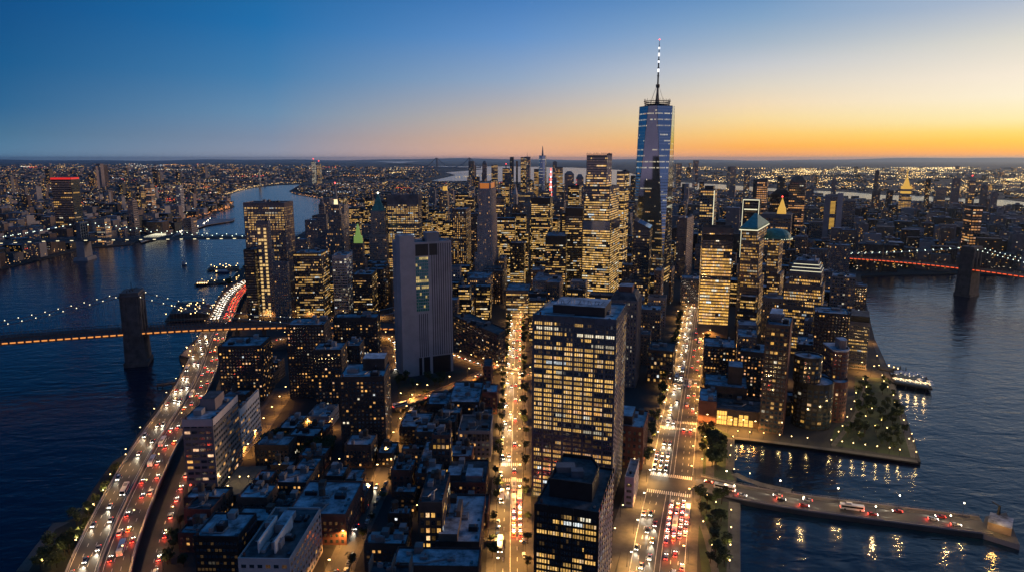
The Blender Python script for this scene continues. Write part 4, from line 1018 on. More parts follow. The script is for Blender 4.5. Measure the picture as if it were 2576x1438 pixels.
for args in (
 ('white_tower', 'cream floodlit twin towers inland of the left river bend', 545, 352, 362, 462, 'limestone', 202, .8, 0, 20, 'gold'),
 ('white_tower', 'broad cream tower right beside the floodlit twin', 545, 364, 378, 465, 'limestone', 203, .5, 0, 25, 'orange'),
 ('white_tower', 'white tower with bright flank near the left river shore', 548, 441, 452, 467, 'pale_concrete', 204, .3, 0, 20, 'white'),
 ('white_tower', 'pale slab at the left shore end of the orange road', 540, 529, 544, 548-0, 'pale_concrete', 205, .1, 0, 25, 'warm'),
 ('slab_tower', 'slim brown slab in the middle of the left bank', 600, 320, 333, 505, 'granite', 206, .05, 0, 20, 'warm'),
 ('slab_tower', 'pale slab pair by the left bank road', 595, 460, 480, 550, 'granite', 207, .1, 0, 30, 'warm'),
 ('slab_tower', 'bright dotted block behind the left suspension tower', 618, 240, 262, 552, 'limestone', 208, .5, 0, 22, 'warm'),
 ('slab_tower', 'thin grey mast tower on the left horizon', 470, 648, 651, 423, 'concrete', 209, .2, 0, 25, 'white'),
 ('skyscraper', 'cluster tower with antenna lights on the far left horizon', 465, 783, 790, 407, 'steel_blue', 210, .5, 0, 40, 'white'),
 ('skyscraper', 'second cluster tower beside the antenna tower on the far horizon', 466, 796, 804, 412, 'steel_blue', 211, .5, 0, 40, 'yellow'),
 ('skyscraper', 'slab topped tower with a bright upper band in far midtown', 510, 1310, 1324, 396, 'black_stone', 212, .6, 0, 40, 'yellow'),
 ('skyscraper', 'dark blue blank tower in far midtown', 520, 1269, 1286, 436, 'steel_blue', 213, .02, 0, 40, 'yellow'),
 ('skyscraper', 'golden lit tower right of the small distant tapering tower', 515, 1398, 1416, 421, 'tan_brick', 214, .9, 0, 40, 'gold'),
 ('skyscraper', 'brown tower with domed top right of the golden lit one', 520, 1422, 1444, 438, 'granite', 215, .12, 0, 40, 'warm'),
 ('skyscraper', 'jagged pair of slender grey towers in far midtown', 515, 1213, 1224, 412, 'grey_stone', 216, .12, 0, 30, 'warm'),
 ('skyscraper', 'broad lit tower behind the slender grey pair', 505, 1236, 1252, 415, 'grey_stone', 217, .5, 0, 40, 'yellow'),
 ('skyscraper', 'lit brown tower left of the small distant tapering tower', 515, 1344, 1358, 426, 'tan_brick', 218, .6, 0, 40, 'gold'),
 ('skyscraper', 'stepped lit tower left of the slab topped one', 512, 1264, 1282, 424, 'black_stone', 219, .6, 0, 40, 'gold'),
 ('skyscraper', 'thin dark tower behind the white stepped tower', 500, 1298, 1303, 406, 'black_stone', 220, .1, 0, 25, 'gold'),
 ('skyscraper', 'brown rounded tower above the near end of the right water', 540, 1452, 1468, 447, 'granite', 221, .1, 0, 40, 'warm'),
 ('glass_tower', 'teal glass tower with a bright white corner line behind the waterfront', 650, 1762, 1799, 477, 'steel_blue', 222, .25, 24, 30, 'yellow'),
 ('outlined_tower', 'tower outlined by white light strips behind the green pyramid roof', 655, 1869, 1911, 503, 'dark_brick', 223, .12, 24, 40, 'gold'),
 ('stone_block', 'wide dim stone block carrying the gold pyramid', 665, 1915, 1991, 541, 'grey_stone', 224, .35, 24, 50, 'warm'),
 ('stone_block', 'dark mansard roofed block behind the gold pyramid', 600, 1938, 1991, 489, 'dark_brick', 225, .08, 24, 40, 'warm'),
 ('orange_tower', 'orange lit slender tower rising over the right water', 600, 1905, 1931, 451, 'tan_brick', 226, .75, 24, 25, 'orange'),
 ('brown_tower', 'brown tower with jagged lit crown over the right water', 605, 1987, 2028, 455, 'tan_brick', 227, .4, 24, 40, 'orange'),
 ('slab_tower', 'tall windowless grey slab with one golden window strip', 638, 2076, 2121, 492, 'concrete', 228, .0, 26, 30, 'gold'),
 ('slab_tower', 'shorter grey slab behind the one with the golden strip', 612, 2122, 2153, 505, 'grey_stone', 229, .03, 26, 30, 'gold'),
 ('slab_tower', 'pale dark slab left of the one with the golden strip', 625, 2036, 2074, 560, 'grey_stone', 230, .03, 26, 30, 'gold'),
 ('white_tower', 'pale gold slab on the far right skyline', 560, 2356, 2381, 472, 'limestone', 231, .15, 20, 25, 'gold'),
 ('dark_tower', 'dark tower with lit tip on the far right skyline', 555, 2440, 2456, 455, 'grey_stone', 232, .3, 20, 25, 'gold'),
 ('slab_tower', 'brown orange spotted tower above the right bridge', 660, 2448, 2474, 520, 'brown_brick', 233, .55, 10, 30, 'orange'),
 ('slab_tower', 'pale grey curved tower above the right bridge deck', 635, 2290, 2325, 575, 'concrete', 234, .08, 10, 30, 'warm'),
 ('slab_tower', 'tower across the bay, left of two beyond the tallest tower', 470, 1702, 1715, 412, 'steel_blue', 235, .2, 0, 60, 'yellow'),
 ('slab_tower', 'tower across the bay, right of two beyond the tallest tower', 472, 1750, 1758, 404, 'grey_stone', 236, .2, 0, 60, 'orange'),
 ('slab_tower', 'blue grey tower standing at the far water edge', 480, 1838, 1852, 420, 'steel_blue', 237, .1, 0, 60, 'yellow'),
): 
    root, q, zt = far_tower(*args)
    if args[0] == 'outlined_tower':
        mb = MB(); on_face(q, 0, 0, .035, 4, zt, .4, mb, 'line_white'); on_face(q, 0, .965, 1, 4, zt, .4, mb, 'line_white'); on_face(q, 0, .036, .964, zt-1.5, zt, .4, mb, 'line_white'); on_face(q, 0, .1, .9, zt-19, zt-17, .4, mb, 'line_white'); mb.build('light_strip', root)
    if 'corner line' in args[1]:
        mb = MB(); on_face(q, 0, .93, .985, 4, zt-2, .4, mb, 'line_white'); mb.build('light_strip', root); add_box(root, 'penthouse', sub(q, .25, .85, .2, .8), zt, zt+6, 'black_stone')
    if 'golden window strip' in args[1]:
        mb = MB()
        for f in range(22):
            if f in (9, 10, 11): continue
            on_face(q, 0, .34, .62, zt*.42+f*zt*.022, zt*.42+f*zt*.022+zt*.012, .35, mb, 'gold_flood')
        mb.build('window_strip', root); add_box(root, 'pillar', sub(q, .70, 1.01, -.15, .3), 0, zt+4, 'pale_concrete'); add_box(root, 'buttress', sub(q, .0, .32, -.08, .3), 0, zt-5, 'concrete')
    if 'carrying the gold pyramid' in args[1]:
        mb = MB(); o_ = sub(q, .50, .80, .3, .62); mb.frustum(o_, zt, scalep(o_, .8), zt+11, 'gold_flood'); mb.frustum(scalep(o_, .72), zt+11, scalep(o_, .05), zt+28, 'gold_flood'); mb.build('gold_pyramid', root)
        c_ = scalep(o_, .05)[0]; beacon(root, c_[0], c_[1], zt+30, 1.3)
    if 'jagged' in args[1] or 'domed' in args[1] or 'rounded' in args[1] or 'mansard' in args[1]:
        mb = MB(); mb.frustum(scalep(q, .9), zt, scalep(q, .45), zt+10, args[6]); mb.build('crown', root)
    if 'antenna' in args[1] or 'stepped lit' in args[1] or 'lit tip' in args[1]:
        mb = MB(); mb.cone(0, 0, 3, .5, zt, zt*1.12, 'steel', 6); mb.build('antenna', root); beacon(root, 0, 0, zt*1.12, 3 if zt > 150 else 1.6)
# the far spired tower on the right and the red mast in midtown
root, q, zt = far_tower('spired_tower', 'cream floodlit setback tower with a tall needle on the right skyline', 548, 2269, 2294, 488, 'limestone', 240, .8, 12, 26, 'gold')
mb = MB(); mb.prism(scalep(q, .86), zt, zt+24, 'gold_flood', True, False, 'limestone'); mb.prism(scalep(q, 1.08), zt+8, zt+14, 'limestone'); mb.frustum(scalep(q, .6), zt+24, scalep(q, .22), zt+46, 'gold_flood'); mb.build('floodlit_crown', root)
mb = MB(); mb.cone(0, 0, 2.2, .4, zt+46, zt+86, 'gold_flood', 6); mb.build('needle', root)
pm = P(1385, 512, LZ)
rt = empty('lit_mast', (pm[0], pm[1], LZ), 'red and white lit mast right of the small distant tapering tower', 'mast'); hm_ = row_z(424, pm[1])
mb = MB()
for k in range(14): mb.cone(0, 0, 6-k*.3, 6-k*.3, hm_*k/14, hm_*(k+.8)/14, 'lamp_red' if k % 2 else 'spire_white', 6)
mb.build('mast_section', rt)

# ------------------------------------------------------------------ roads
class Path:
    def __init__(s, pts, z=LZ, it=2, zs=None):
        p = [(*P(a, b_, (zs[i] if zs else z))[:2], (zs[i] if zs else z)) for i, (a, b_) in enumerate(pts)]
        for _ in range(it):
            q = [p[0]]
            for a, c in zip(p, p[1:]):
                q.append(tuple(a[k]*.75+c[k]*.25 for k in range(3))); q.append(tuple(a[k]*.25+c[k]*.75 for k in range(3)))
            q.append(p[-1]); p = q
        s.p = p; s.l = [0]
        for a, c in zip(p, p[1:]): s.l.append(s.l[-1]+hypot(c[0]-a[0], c[1]-a[1]))
        s.L = s.l[-1]
    def at(s, d, off=0.):
        d = min(max(d, 0), s.L-1e-4); i = 0
        while s.l[i+1] < d: i += 1
        a, c = s.p[i], s.p[i+1]; t_ = (d-s.l[i])/(s.l[i+1]-s.l[i]); dx, dy = c[0]-a[0], c[1]-a[1]; L = hypot(dx, dy)
        return a[0]+dx*t_+dy/L*off, a[1]+dy*t_-dx/L*off, a[2]+(c[2]-a[2])*t_, atan2(dy, dx)
    def strip(s, mb, o0, o1, m, dz=0., d0=0., d1=None, step=8., thick=0.):
        d1 = s.L if d1 is None else d1; n = max(1, int((d1-d0)/step)); prev = None
        for i in range(n+1):
            d = d0+(d1-d0)*i/n; l = s.at(d, o0); r_ = s.at(d, o1); z = l[2]+dz
            cur = ((l[0], l[1], z), (r_[0], r_[1], z), (l[0], l[1], z-thick), (r_[0], r_[1], z-thick))
            if prev:
                mb.face([prev[0], prev[1], cur[1], cur[0]], m)
                if thick:
                    mb.face([prev[2], prev[0], cur[0], cur[2]], m); mb.face([prev[1], prev[3], cur[3], cur[1]], m); mb.face([prev[3], prev[2], cur[2], cur[3]], m)
            elif thick: mb.face([cur[2], cur[3], cur[1], cur[0]], m)
            prev = cur
        if thick: mb.face([prev[0], prev[1], prev[3], prev[2]], m)
def road(name, path, w, dz=.02, m='asphalt', walk=0., dash=(), solid=()):
    mb = MB(); path.strip(mb, -w/2, w/2, m, dz); o = tag(mb.build(name), kind='structure')
    if walk:
        for sgn in (-1, 1):
            mb = MB(); a, c = sorted((sgn*w/2, sgn*(w/2+walk))); path.strip(mb, a, c, 'sidewalk', dz+.13, thick=.14); tag(mb.build('pavement'), kind='structure')
    mb = MB()
    for off in dash:
        d = 0
        while d < path.L-4: path.strip(mb, off-.10, off+.10, 'paint_mark', dz+.006, d, d+3.2); d += 9
    for off in solid: path.strip(mb, off-.11, off+.11, 'paint_mark', dz+.006)
    if mb.f: tag(mb.build('road_markings'), kind='structure')
    return o
AV = Path([(1283, 1470), (1284, 1300), (1287, 1150), (1291, 1000), (1295, 880), (1299, 800), (1303, 745)])
WIDE = Path([(1648, 1470), (1664, 1340), (1687, 1215), (1702, 1100), (1722, 970), (1738, 870), (1748, 790), (1760, 762)])
NARROW = Path([(838, 1470), (890, 1350), (950, 1230), (1000, 1120), (1042, 1030), (1060, 990)])
PIER = Path([(1752, 1212), (1850, 1236), (2000, 1262), (2200, 1287), (2480, 1322)], LZ+.5)
LEFTST = Path([(600, 1155), (640, 1085), (690, 1020), (716, 975)])
LOWRD = Path([(372, 1470), (400, 1360), (430, 1270), (462, 1190)])
CROSS = Path([(1232, 1188), (1350, 1186)]); CROSSW = Path([(1575, 1212), (1765, 1214)])
BACKST = Path([(1136, 890), (1236, 924), (1300, 936), (1345, 942)])
ARCST = Path([(600, 885), (720, 845), (880, 838), (990, 846), (1010, 890), (1000, 930)])
GOLDST = Path([(700, 1098), (760, 1075), (860, 1075)]); SOUTH = Path([(620, 790), (720, 800), (850, 800), (990, 795)])
FDR_L = [(160, 1438), (216, 1316), (250, 1269), (318, 1157), (375, 1063), (391, 1042), (443, 974), (469, 935), (484, 891), (495, 860), (510, 834), (531, 808), (547, 774), (557, 750), (596, 719), (622, 700)]
FDR = Path([(238, 1475), (258, 1400), (315, 1264), (384, 1131), (428, 1063), (470, 1000), (505, 930), (522, 880), (540, 832), (560, 795), (578, 752), (606, 722), (636, 704)], LZ+6)
for p in (AV, WIDE, NARROW, LEFTST, BACKST, ARCST, LOWRD, GOLDST): pass
road('avenue_road', AV, 13, .02, walk=4.5, dash=(-3.3, 3.3), solid=(0,))
road('wide_avenue_road', WIDE, 25, .024, walk=5, dash=(-9, -5.6, 5.6, 9), solid=(-1.2, 1.2, -12, 12))
road('narrow_street', NARROW, 8, .02, walk=2.6)
road('left_street', LEFTST, 12, .02, walk=2.5); road('lower_road', LOWRD, 9, .02, dash=(0,)); road('back_street', BACKST, 10, .03, walk=2)
road('ramp_street', ARCST, 11, .02); road('gold_street', GOLDST, 9, .02); road('cross_street', CROSS, 11, .028); road('cross_street', CROSSW, 20, .032); road('south_street', SOUTH, 10, .02)
# crosswalks
def crosswalk(p, d, half, length=4.0):
    mb = MB(); x = -half
    while x < half: p.strip(mb, x, x+.55, 'paint_mark', .045, d-length/2, d+length/2); x += 1.15
    tag(mb.build('crosswalk'), kind='structure')
def along(p, py):                        # distance along a path at photo row py
    best = 0; bd = 1e9
    for i in range(400):
        d = p.L*i/399; x, y, z, h = p.at(d); q = proj(x, y, z)
        if abs(q[1]-py) < bd: bd = abs(q[1]-py); best = d
    return best
for py in (1205, 1168, 936): crosswalk(AV, along(AV, py), 6)
for py in (1240, 1196, 1078, 1060, 968, 952): crosswalk(WIDE, along(WIDE, py), 12)

# riverside viaduct
rt = empty('elevated_highway', (0, 0, 0), None, None); rt['kind'] = 'structure'
HW = 13.2
mb = MB(); FDR.strip(mb, -HW, HW, 'highway_asphalt', 0, thick=1.3); mb.build('deck', rt)
mb = MB()
for off in (-8.7, -5.2, 5.2, 8.7):
    d = 0
    while d < FDR.L-4: FDR.strip(mb, off-.1, off+.1, 'paint_mark', .006, d, d+3.2); d += 9
for off in (-12.2, -1.6, 1.6, 12.2): FDR.strip(mb, off-.1, off+.1, 'paint_mark', .006)
for py in (1340, 1262): FDR.strip(mb, -12.8, 12.8, 'black_stone', .009, along(FDR, 1275), along(FDR, 1275)+.6)
mb.build('lane_marking', rt)
for off in (-HW, -.35, HW-.5):
    mb = MB(); FDR.strip(mb, off, off+.5, 'concrete', 1.0, thick=1.0); mb.build('barrier', rt)
d = 12
while d < FDR.L:
    x, y, z, h = FDR.at(d)
    mb = MB()
    for o_ in (-8, 8):
        xx, yy, _, _ = FDR.at(d, o_); mb.cbox(xx, yy, 1.6, 1.6, -1, z-1.3, 'concrete', rot=h)
    mb.build('pier', rt); d += 26
# ramps between the windowless tower and the avenue
RAMP = Path([(985, 1024), (1060, 1003), (1130, 975), (1200, 945), (1262, 912)], LZ+5)
RAMP2 = Path([(1150, 985), (1215, 955), (1255, 930)], LZ+.3)
rt = empty('ramp_viaduct', (0, 0, 0), None, None); rt['kind'] = 'structure'
mb = MB(); RAMP.strip(mb, -4.5, 4.5, 'highway_asphalt', 0, thick=1.0); mb.build('deck', rt)
for off in (-4.5, 4.1):
    mb = MB(); RAMP.strip(mb, off, off+.4, 'tan_brick', 1.0, thick=1.0); mb.build('barrier', rt)
d = 6
while d < RAMP.L:
    x, y, z, h = RAMP.at(d); mb = MB(); mb.cbox(x, y, 1.2, 5, LZ, z-1, 'concrete', rot=h); mb.build('pier', rt); d += 18
road('ramp_street', RAMP2, 8, .02)
# broad pier road on the right
root = empty('road_pier', (0, 0, 0), None, None); root['kind'] = 'structure'
mb = MB(); PIER.strip(mb, -9, 9, 'asphalt', 0, thick=2.6)
mb.build('deck', root)
for off in (-9, 8.6):
    mb = MB(); PIER.strip(mb, off, off+.4, 'concrete', .8, thick=.8); mb.build('parapet', root)
mb = MB(); PIER.strip(mb, -8.6, -5.6, 'sidewalk', .15, thick=.15); PIER.strip(mb, 6, 8.6, 'sidewalk', .15, thick=.15); mb.build('pavement', root)
for off in (-8.2, 8.2):
    d = 4
    while d < PIER.L: x, y, z, h = PIER.at(d, off); mb = MB(); mb.cone(x, y, .55, .55, -2, z-2.4, 'timber', 8); mb.build('pile', root); d += 9
for off in (-8.8, 8.8):
    mb = MB(); pts_ = [PIER.at(PIER.L*i/30, off) for i in range(31)]
    mb.tube([(p[0], p[1], p[2]+1.7) for p in pts_], .06, 'steel', 4); mb.tube([(p[0], p[1], p[2]+1.25) for p in pts_], .05, 'steel', 4)
    for p in pts_: mb.tube([(p[0], p[1], p[2]+.7), (p[0], p[1], p[2]+1.75)], .07, 'steel', 4)
    mb.build('railing', root)
mb = MB(); pe = [P(2468, 1338, 3), P(2566, 1368, 3), P(2532, 1286, 3), P(2478, 1296, 3)]
mb.prism([(p[0], p[1]) for p in pe], -1, 2.7, 'concrete', True, False, 'asphalt'); mb.build('pier_head', root)
rt = empty('pier_shed', (pe[0][0], pe[0][1], 2.7), 'golden lit open shed on the head of the road pier', 'shed')
q = [(p[0]-pe[0][0], p[1]-pe[0][1]) for p in pe]
mb = MB(); mb.prism(sub(q, .12, .75, .30, .92), 0, 4.0, 'tan_brick', True, False, 'roof_grey'); mb.build('wall', rt)
mb = MB(); mb.cone(q[3][0]*.8+q[2][0]*.2, q[3][1]*.8-2, 1.2, .5, 0, 9, 'dark_metal', 6); mb.tube([(q[3][0]*.8+q[2][0]*.2, q[3][1]*.8-2, 8.6), (q[3][0]*.8+q[2][0]*.2-4, q[3][1]*.8-2, 11)], .3, 'dark_metal', 4); mb.build('crane', rt)

l = bpy.data.lights.new('shed_light', 'POINT'); l.energy = 2600; l.color = (1, .55, .14); l.shadow_soft_size = .5
lo = bpy.data.objects.new('shed_light', l); COL.objects.link(lo); lo.parent = rt; lo.location = (q[0][0]*.5+q[1][0]*.5, q[0][1]*.5+q[1][1]*.5+3, 7)
# parks and paths
sheet('park_lawn', px([(2150, 945), (2240, 952), (2262, 1010), (2298, 1112), (2308, 1152), (2088, 1118), (2100, 1075), (2150, 1050)], LZ), LZ+.06, 'grass')
sheet('park_lawn', px([(1770, 1060), (1836, 1092), (1834, 1180), (1848, 1205), (1765, 1205)], LZ), LZ+.06, 'grass')
sheet('park_lawn', px([(1740, 1240), (1830, 1262), (1842, 1438), (1765, 1438), (1752, 1330)], LZ), LZ+.06, 'grass')
sheet('park_lawn', px([(60, 1436), (142, 1318), (205, 1296), (300, 1160), (318, 1168), (180, 1400), (160, 1436)], LZ), LZ+.06, 'earth')
sheet('park_lawn', px([(1000, 960), (1040, 955), (1170, 925), (1200, 935), (1090, 985), (1000, 1000)], LZ), LZ+.06, 'earth')
sheet('plaza', px([(1575, 1225), (1612, 1222), (1545, 1440), (1500, 1440)], LZ), LZ+.05, 'sidewalk')
sheet('plaza', px([(40, 1436), (134, 1315), (178, 1311), (140, 1330), (72, 1436)], LZ), LZ+.10, 'sidewalk')
for nm, pts, w in (('path', [(1845, 1440), (1846, 1340), (1848, 1262)], 6), ('path', [(1735, 1250), (1775, 1330), (1800, 1440)], 3.5), ('path', [(1838, 1100), (1836, 1180)], 5), ('path', [(1846, 1190), (1900, 1215), (1990, 1234)], 5),
                   ('path', [(1845, 1100), (1920, 1108), (2090, 1129), (2308, 1160)], 4), ('path', [(2300, 1150), (2255, 1000), (2200, 862)], 4), ('path', [(2095, 1120), (2160, 1040), (2180, 950)], 3), ('path', [(1790, 1090), (1785, 1200)], 5)):
    road(nm, Path(pts), w, .09, m='sidewalk')

# ------------------------------------------------------------------ infill buildings of the near city
ROADS = [(AV, 12), (WIDE, 19), (NARROW, 8), (LEFTST, 10), (FDR, 17), (BACKST, 8), (ARCST, 8), (RAMP, 8), (LOWRD, 7), (GOLDST, 6), (SOUTH, 7), (RAMP2, 6)]
RS = []
for p, w in ROADS:
    d = 0
    while d < p.L: x, y, _, _ = p.at(d); RS.append((x, y, w)); d += 5
BRIDGE_BAND = []
GRID = {}
def bbox(poly): return min(p[0] for p in poly), min(p[1] for p in poly), max(p[0] for p in poly), max(p[1] for p in poly)
BB = [bbox(p) for p in BUILT]
def free(x0, y0, x1, y1, gap=1.5, roads=True):
    for b_ in BB:
        if x0 < b_[2]+gap and x1 > b_[0]-gap and y0 < b_[3]+gap and y1 > b_[1]-gap: return False
    if roads:
        for x, y, w in RS:
            if x0-w < x < x1+w and y0-w < y < y1+w: return False
    return True
def in_px(x, y, poly):
    q = proj(x, y, LZ); return inpoly(q[0], q[1], poly)
LANDPX = SHORE_W[::-1]
FILL = []
def infill(poly_px, n, wr, dr, hr, styles, seed, gap=1.5, rowgap=0):
    rnd = random.Random(seed); ys = [p[1] for p in poly_px]; xs = [p[0] for p in poly_px]; k = 0; tries = 0
    while k < n and tries < n*120:
        tries += 1
        qx, qy = rnd.uniform(min(xs), max(xs)), rnd.uniform(min(ys), max(ys))
        if not inpoly(qx, qy, poly_px): continue
        c = P(qx, qy, LZ); w, d_ = rnd.uniform(*wr), rnd.uniform(*dr)
        x0, y0, x1, y1 = c[0]-w/2, c[1], c[0]+w/2, c[1]+d_
        if not all(in_px(x, y, poly_px) for x, y in ((x0, y0), (x1, y0))): continue
        if not free(x0, y0, x1, y1, gap): continue
        h = rnd.uniform(*hr)*(1 if rnd.random() < .85 else 1.3)
        if 1575 < qx < 1735 and h > 40: h = rnd.uniform(20, 38)
        BB.append((x0, y0, x1, y1)); FILL.append((qx, qy)); k += 1
        yield c, w, d_, h, rnd.choice(styles), rnd
# left: low houses; centre: mid rise; each one its own building
WORDS = {'brick': 'brown brick', 'dbrick': 'dark brick', 'rbrick': 'red brick', 'tan': 'tan brick', 'greyst': 'grey stone', 'stone': 'stone', 'office': 'dark office', 'black': 'black', 'conc': 'concrete', 'loft': 'loft windowed', 'glass': 'glass', 'blue': 'blue grey', 'striped': 'banded'}
AREAS = [
 ('houses right of the highway', [(470, 1250), (600, 1170), (640, 1110), (850, 1090), (1000, 1100), (880, 1340), (820, 1436), (420, 1436), (440, 1340)], 40, (12, 22), (12, 20), (8, 15), ['brick', 'dbrick', 'rbrick', 'greyst']),
 ('houses left of straight avenue', [(1080, 990), (1250, 985), (1245, 1200), (1238, 1436), (900, 1436), (1000, 1200)], 34, (11, 18), (12, 18), (9, 18), ['brick', 'dbrick', 'rbrick', 'loft']),
 ('blocks behind highway slabs', [(560, 1000), (700, 930), (720, 1060), (640, 1100), (560, 1080)], 8, (14, 24), (12, 18), (8, 16), ['brick', 'dbrick']),
 ('blocks below left downtown', [(640, 800), (720, 690), (960, 680), (985, 790)], 44, (16, 30), (18, 28), (18, 55), ['office', 'black', 'greyst', 'brick', 'tan']),
 ('blocks behind windowless tower', [(985, 860), (985, 700), (1270, 690), (1270, 790), (1140, 850)], 44, (15, 28), (16, 26), (18, 52), ['office', 'greyst', 'brick', 'conc', 'tan', 'black']),
 ('blocks between the avenues', [(1320, 930), (1325, 700), (1640, 700), (1690, 790), (1640, 930)], 44, (15, 28), (16, 26), (18, 50), ['office', 'greyst', 'black', 'conc', 'tan']),
 ('mid downtown towers', [(740, 690), (800, 610), (1100, 600), (1560, 610), (1700, 640), (1700, 700), (1300, 720)], 110, (18, 34), (18, 30), (45, 112), ['office', 'black', 'greyst', 'stone', 'tan', 'striped', 'office']),
 ('right waterfront blocks', [(1770, 900), (1720, 690), (1770, 640), (2040, 640), (2150, 700), (2190, 850), (2150, 900), (2060, 940)], 50, (15, 28), (16, 28), (18, 60), ['office', 'greyst', 'dbrick', 'tan', 'brick']),
 ('blocks beside park', [(1850, 1070), (1930, 1010), (2100, 1040), (2080, 1095), (1930, 1090)], 6, (12, 20), (10, 16), (8, 18), ['brick', 'dbrick']),
]
NEAR = []
for area, poly, n, wr, dr, hr, sty in AREAS:
    for c, w, d_, h, st_, rnd in infill(poly, n, wr, dr, hr, sty, len(area)*31):
        yaw = radians(2 if c[0] < 40 else (14 if c[0] < 230 else 24)); u = (cos(yaw), -sin(yaw)); v = (sin(yaw), cos(yaw))
        o = (c[0]-u[0]*w/2, c[1]-u[1]*w/2)
        p = [o, (o[0]+u[0]*w, o[1]+u[1]*w), (o[0]+u[0]*w+v[0]*d_, o[1]+u[1]*w+v[1]*d_), (o[0]+v[0]*d_, o[1]+v[1]*d_)]
        near = c[1] < 560
        segs = [(p, LZ, LZ+h)]
        if h > 45 and rnd.random() < .5: segs = [(p, LZ, LZ+h*.7), (scalep(p, .78), LZ+h*.7-1, LZ+h)]
        litv = None if not near else rnd.choice((.03, .08, .12, .2))
        root, q, zt = bld('city_building', None, 'building', segs, st_, rnd.randrange(9999), clutter=rnd.randrange(2, 6) if near else rnd.randrange(1, 3), tank=1 if near and rnd.random() < .55 else 0, lit=litv, roofm=rnd.choice(('roof_grey', 'roof_grey', 'roof_dark', 'roof_pale')))
        NEAR.append((area, root, st_, h, c))
def label_rows(items, key):
    """items: (group phrase, object, x, y, adjective): writes labels that count along each group from the left"""
    groups = {}
    for g, o, x, y, adj in items: groups.setdefault((g, adj), []).append((x, o, y))
    for (g, adj), l in groups.items():
        l.sort(key=lambda t_: t_[0])
        for i, (x, o, y) in enumerate(l):
            o['label'] = (adj if len(l) == 1 else adj + ', ' + (nth(i+1)+' from the left')) + ' among ' + g
            o['group'] = g
items = []
for area, root, st_, h, c in NEAR:
    size = 'low' if h < 13 else ('mid height' if h < 26 else ('tall' if h < 60 else 'towering'))
    q = proj(c[0], c[1], LZ+h); items.append((area, root, q[0], q[1], size+' '+WORDS[st_]+' block'))
label_rows(items, 0)

# ------------------------------------------------------------------ the city beyond: 250 individual blocks, the rest as one mass
def far_block(mb, x, y, w, d_, h, rnd, yaw, lit, z0=LZ, dot=3.0, tints=('warm', 'yellow', 'white', 'orange', 'gold')):
    u = (cos(yaw), -sin(yaw)); v = (sin(yaw), cos(yaw)); o = (x-u[0]*w/2, y-u[1]*w/2)
    k = rnd.uniform(.6, 1.3)
    mb.box(o, u, v, w, d_, z0, z0+h, rnd.choice(FARM), mtop='roof_dark' if rnd.random() < .6 else 'roof_grey')
    if h > 25 and rnd.random() < .6: mb.box((o[0]+u[0]*w*.3+v[0]*d_*.3, o[1]+u[1]*w*.3+v[1]*d_*.3), u, v, w*.4, d_*.4, z0+h, z0+h+rnd.uniform(2, 5), 'grey_stone')
    n = int(lit*rnd.uniform(.3, 1.8))
    for _ in range(n):
        t_ = TINT[rnd.choice(tints)]; b_ = rnd.uniform(.4, 1.2)
        s_ = rnd.uniform(.08, .85); zz = z0+rnd.uniform(.08, .9)*h; ww = dot*rnd.uniform(.5, 1.6); hh = dot*rnd.uniform(.35, .6)
        if rnd.random() < .7: px_, py_, dx_, dy_ = o[0]+u[0]*w*s_-v[0]*.2, o[1]+u[1]*w*s_-v[1]*.2, u[0]*ww, u[1]*ww
        elif x < 0: px_, py_, dx_, dy_ = o[0]+u[0]*(w+.2)+v[0]*d_*s_, o[1]+u[1]*(w+.2)+v[1]*d_*s_, v[0]*ww, v[1]*ww
        else: px_, py_, dx_, dy_ = o[0]-u[0]*.2+v[0]*(d_*s_), o[1]-u[1]*.2+v[1]*(d_*s_), -v[0]*ww, -v[1]*ww
        mb.face([(px_, py_, zz), (px_+dx_, py_+dy_, zz), (px_+dx_, py_+dy_, zz+hh), (px_, py_, zz+hh)], 'facade_far', (t_[0]*b_, t_[1]*b_, t_[2]*b_))
FARM = ['grey_stone', 'brown_brick', 'dark_brick', 'tan_brick', 'concrete', 'granite', 'dark_metal', 'brown_brick', 'dark_brick']
LEFT = [(-40, 690), (-40, 600), (-40, 415), (560, 415), (1090, 424), (1110, 440), (1060, 455), (900, 452), (757, 460), (600, 474), (566, 490), (570, 508), (582, 520), (500, 543), (450, 560), (424, 592), (340, 602), (210, 616), (118, 640), (-5, 668)]
MIDDLE = [(745, 484), (757, 470), (900, 458), (1070, 459), (1430, 466), (1600, 472), (1710, 474), (1710, 640), (1300, 600), (980, 560), (965, 533), (900, 520), (850, 505), (790, 494)]
RIGHT = [(1700, 476), (1960, 487), (2045, 492), (2200, 511), (2365, 517), (2576, 539), (2640, 560), (2640, 682), (2410, 680), (2170, 686), (2060, 640), (1700, 660)]
JERSEY = [(1650, 424), (2630, 424), (2630, 503), (2395, 495), (2228, 487), (1968, 472), (1720, 456), (1650, 450)]
DISTR = [('left riverbank district', LEFT, 85, 2300, (14, 50), 0.05), ('middle city district', MIDDLE, 60, 2300, (18, 60), 0.03), ('right bank district', RIGHT, 110, 1500, (16, 62), 0.35), ('far shore district', JERSEY, 0, 700, (12, 50), 0.1)]
mass = MB(); items = []
SIZEW = lambda h: 'low' if h < 20 else ('mid rise' if h < 38 else 'tall')
MATW = {'grey_stone': 'grey', 'brown_brick': 'brown', 'dark_brick': 'dark brown', 'tan_brick': 'tan', 'concrete': 'pale grey', 'granite': 'pinkish', 'dark_metal': 'black'}
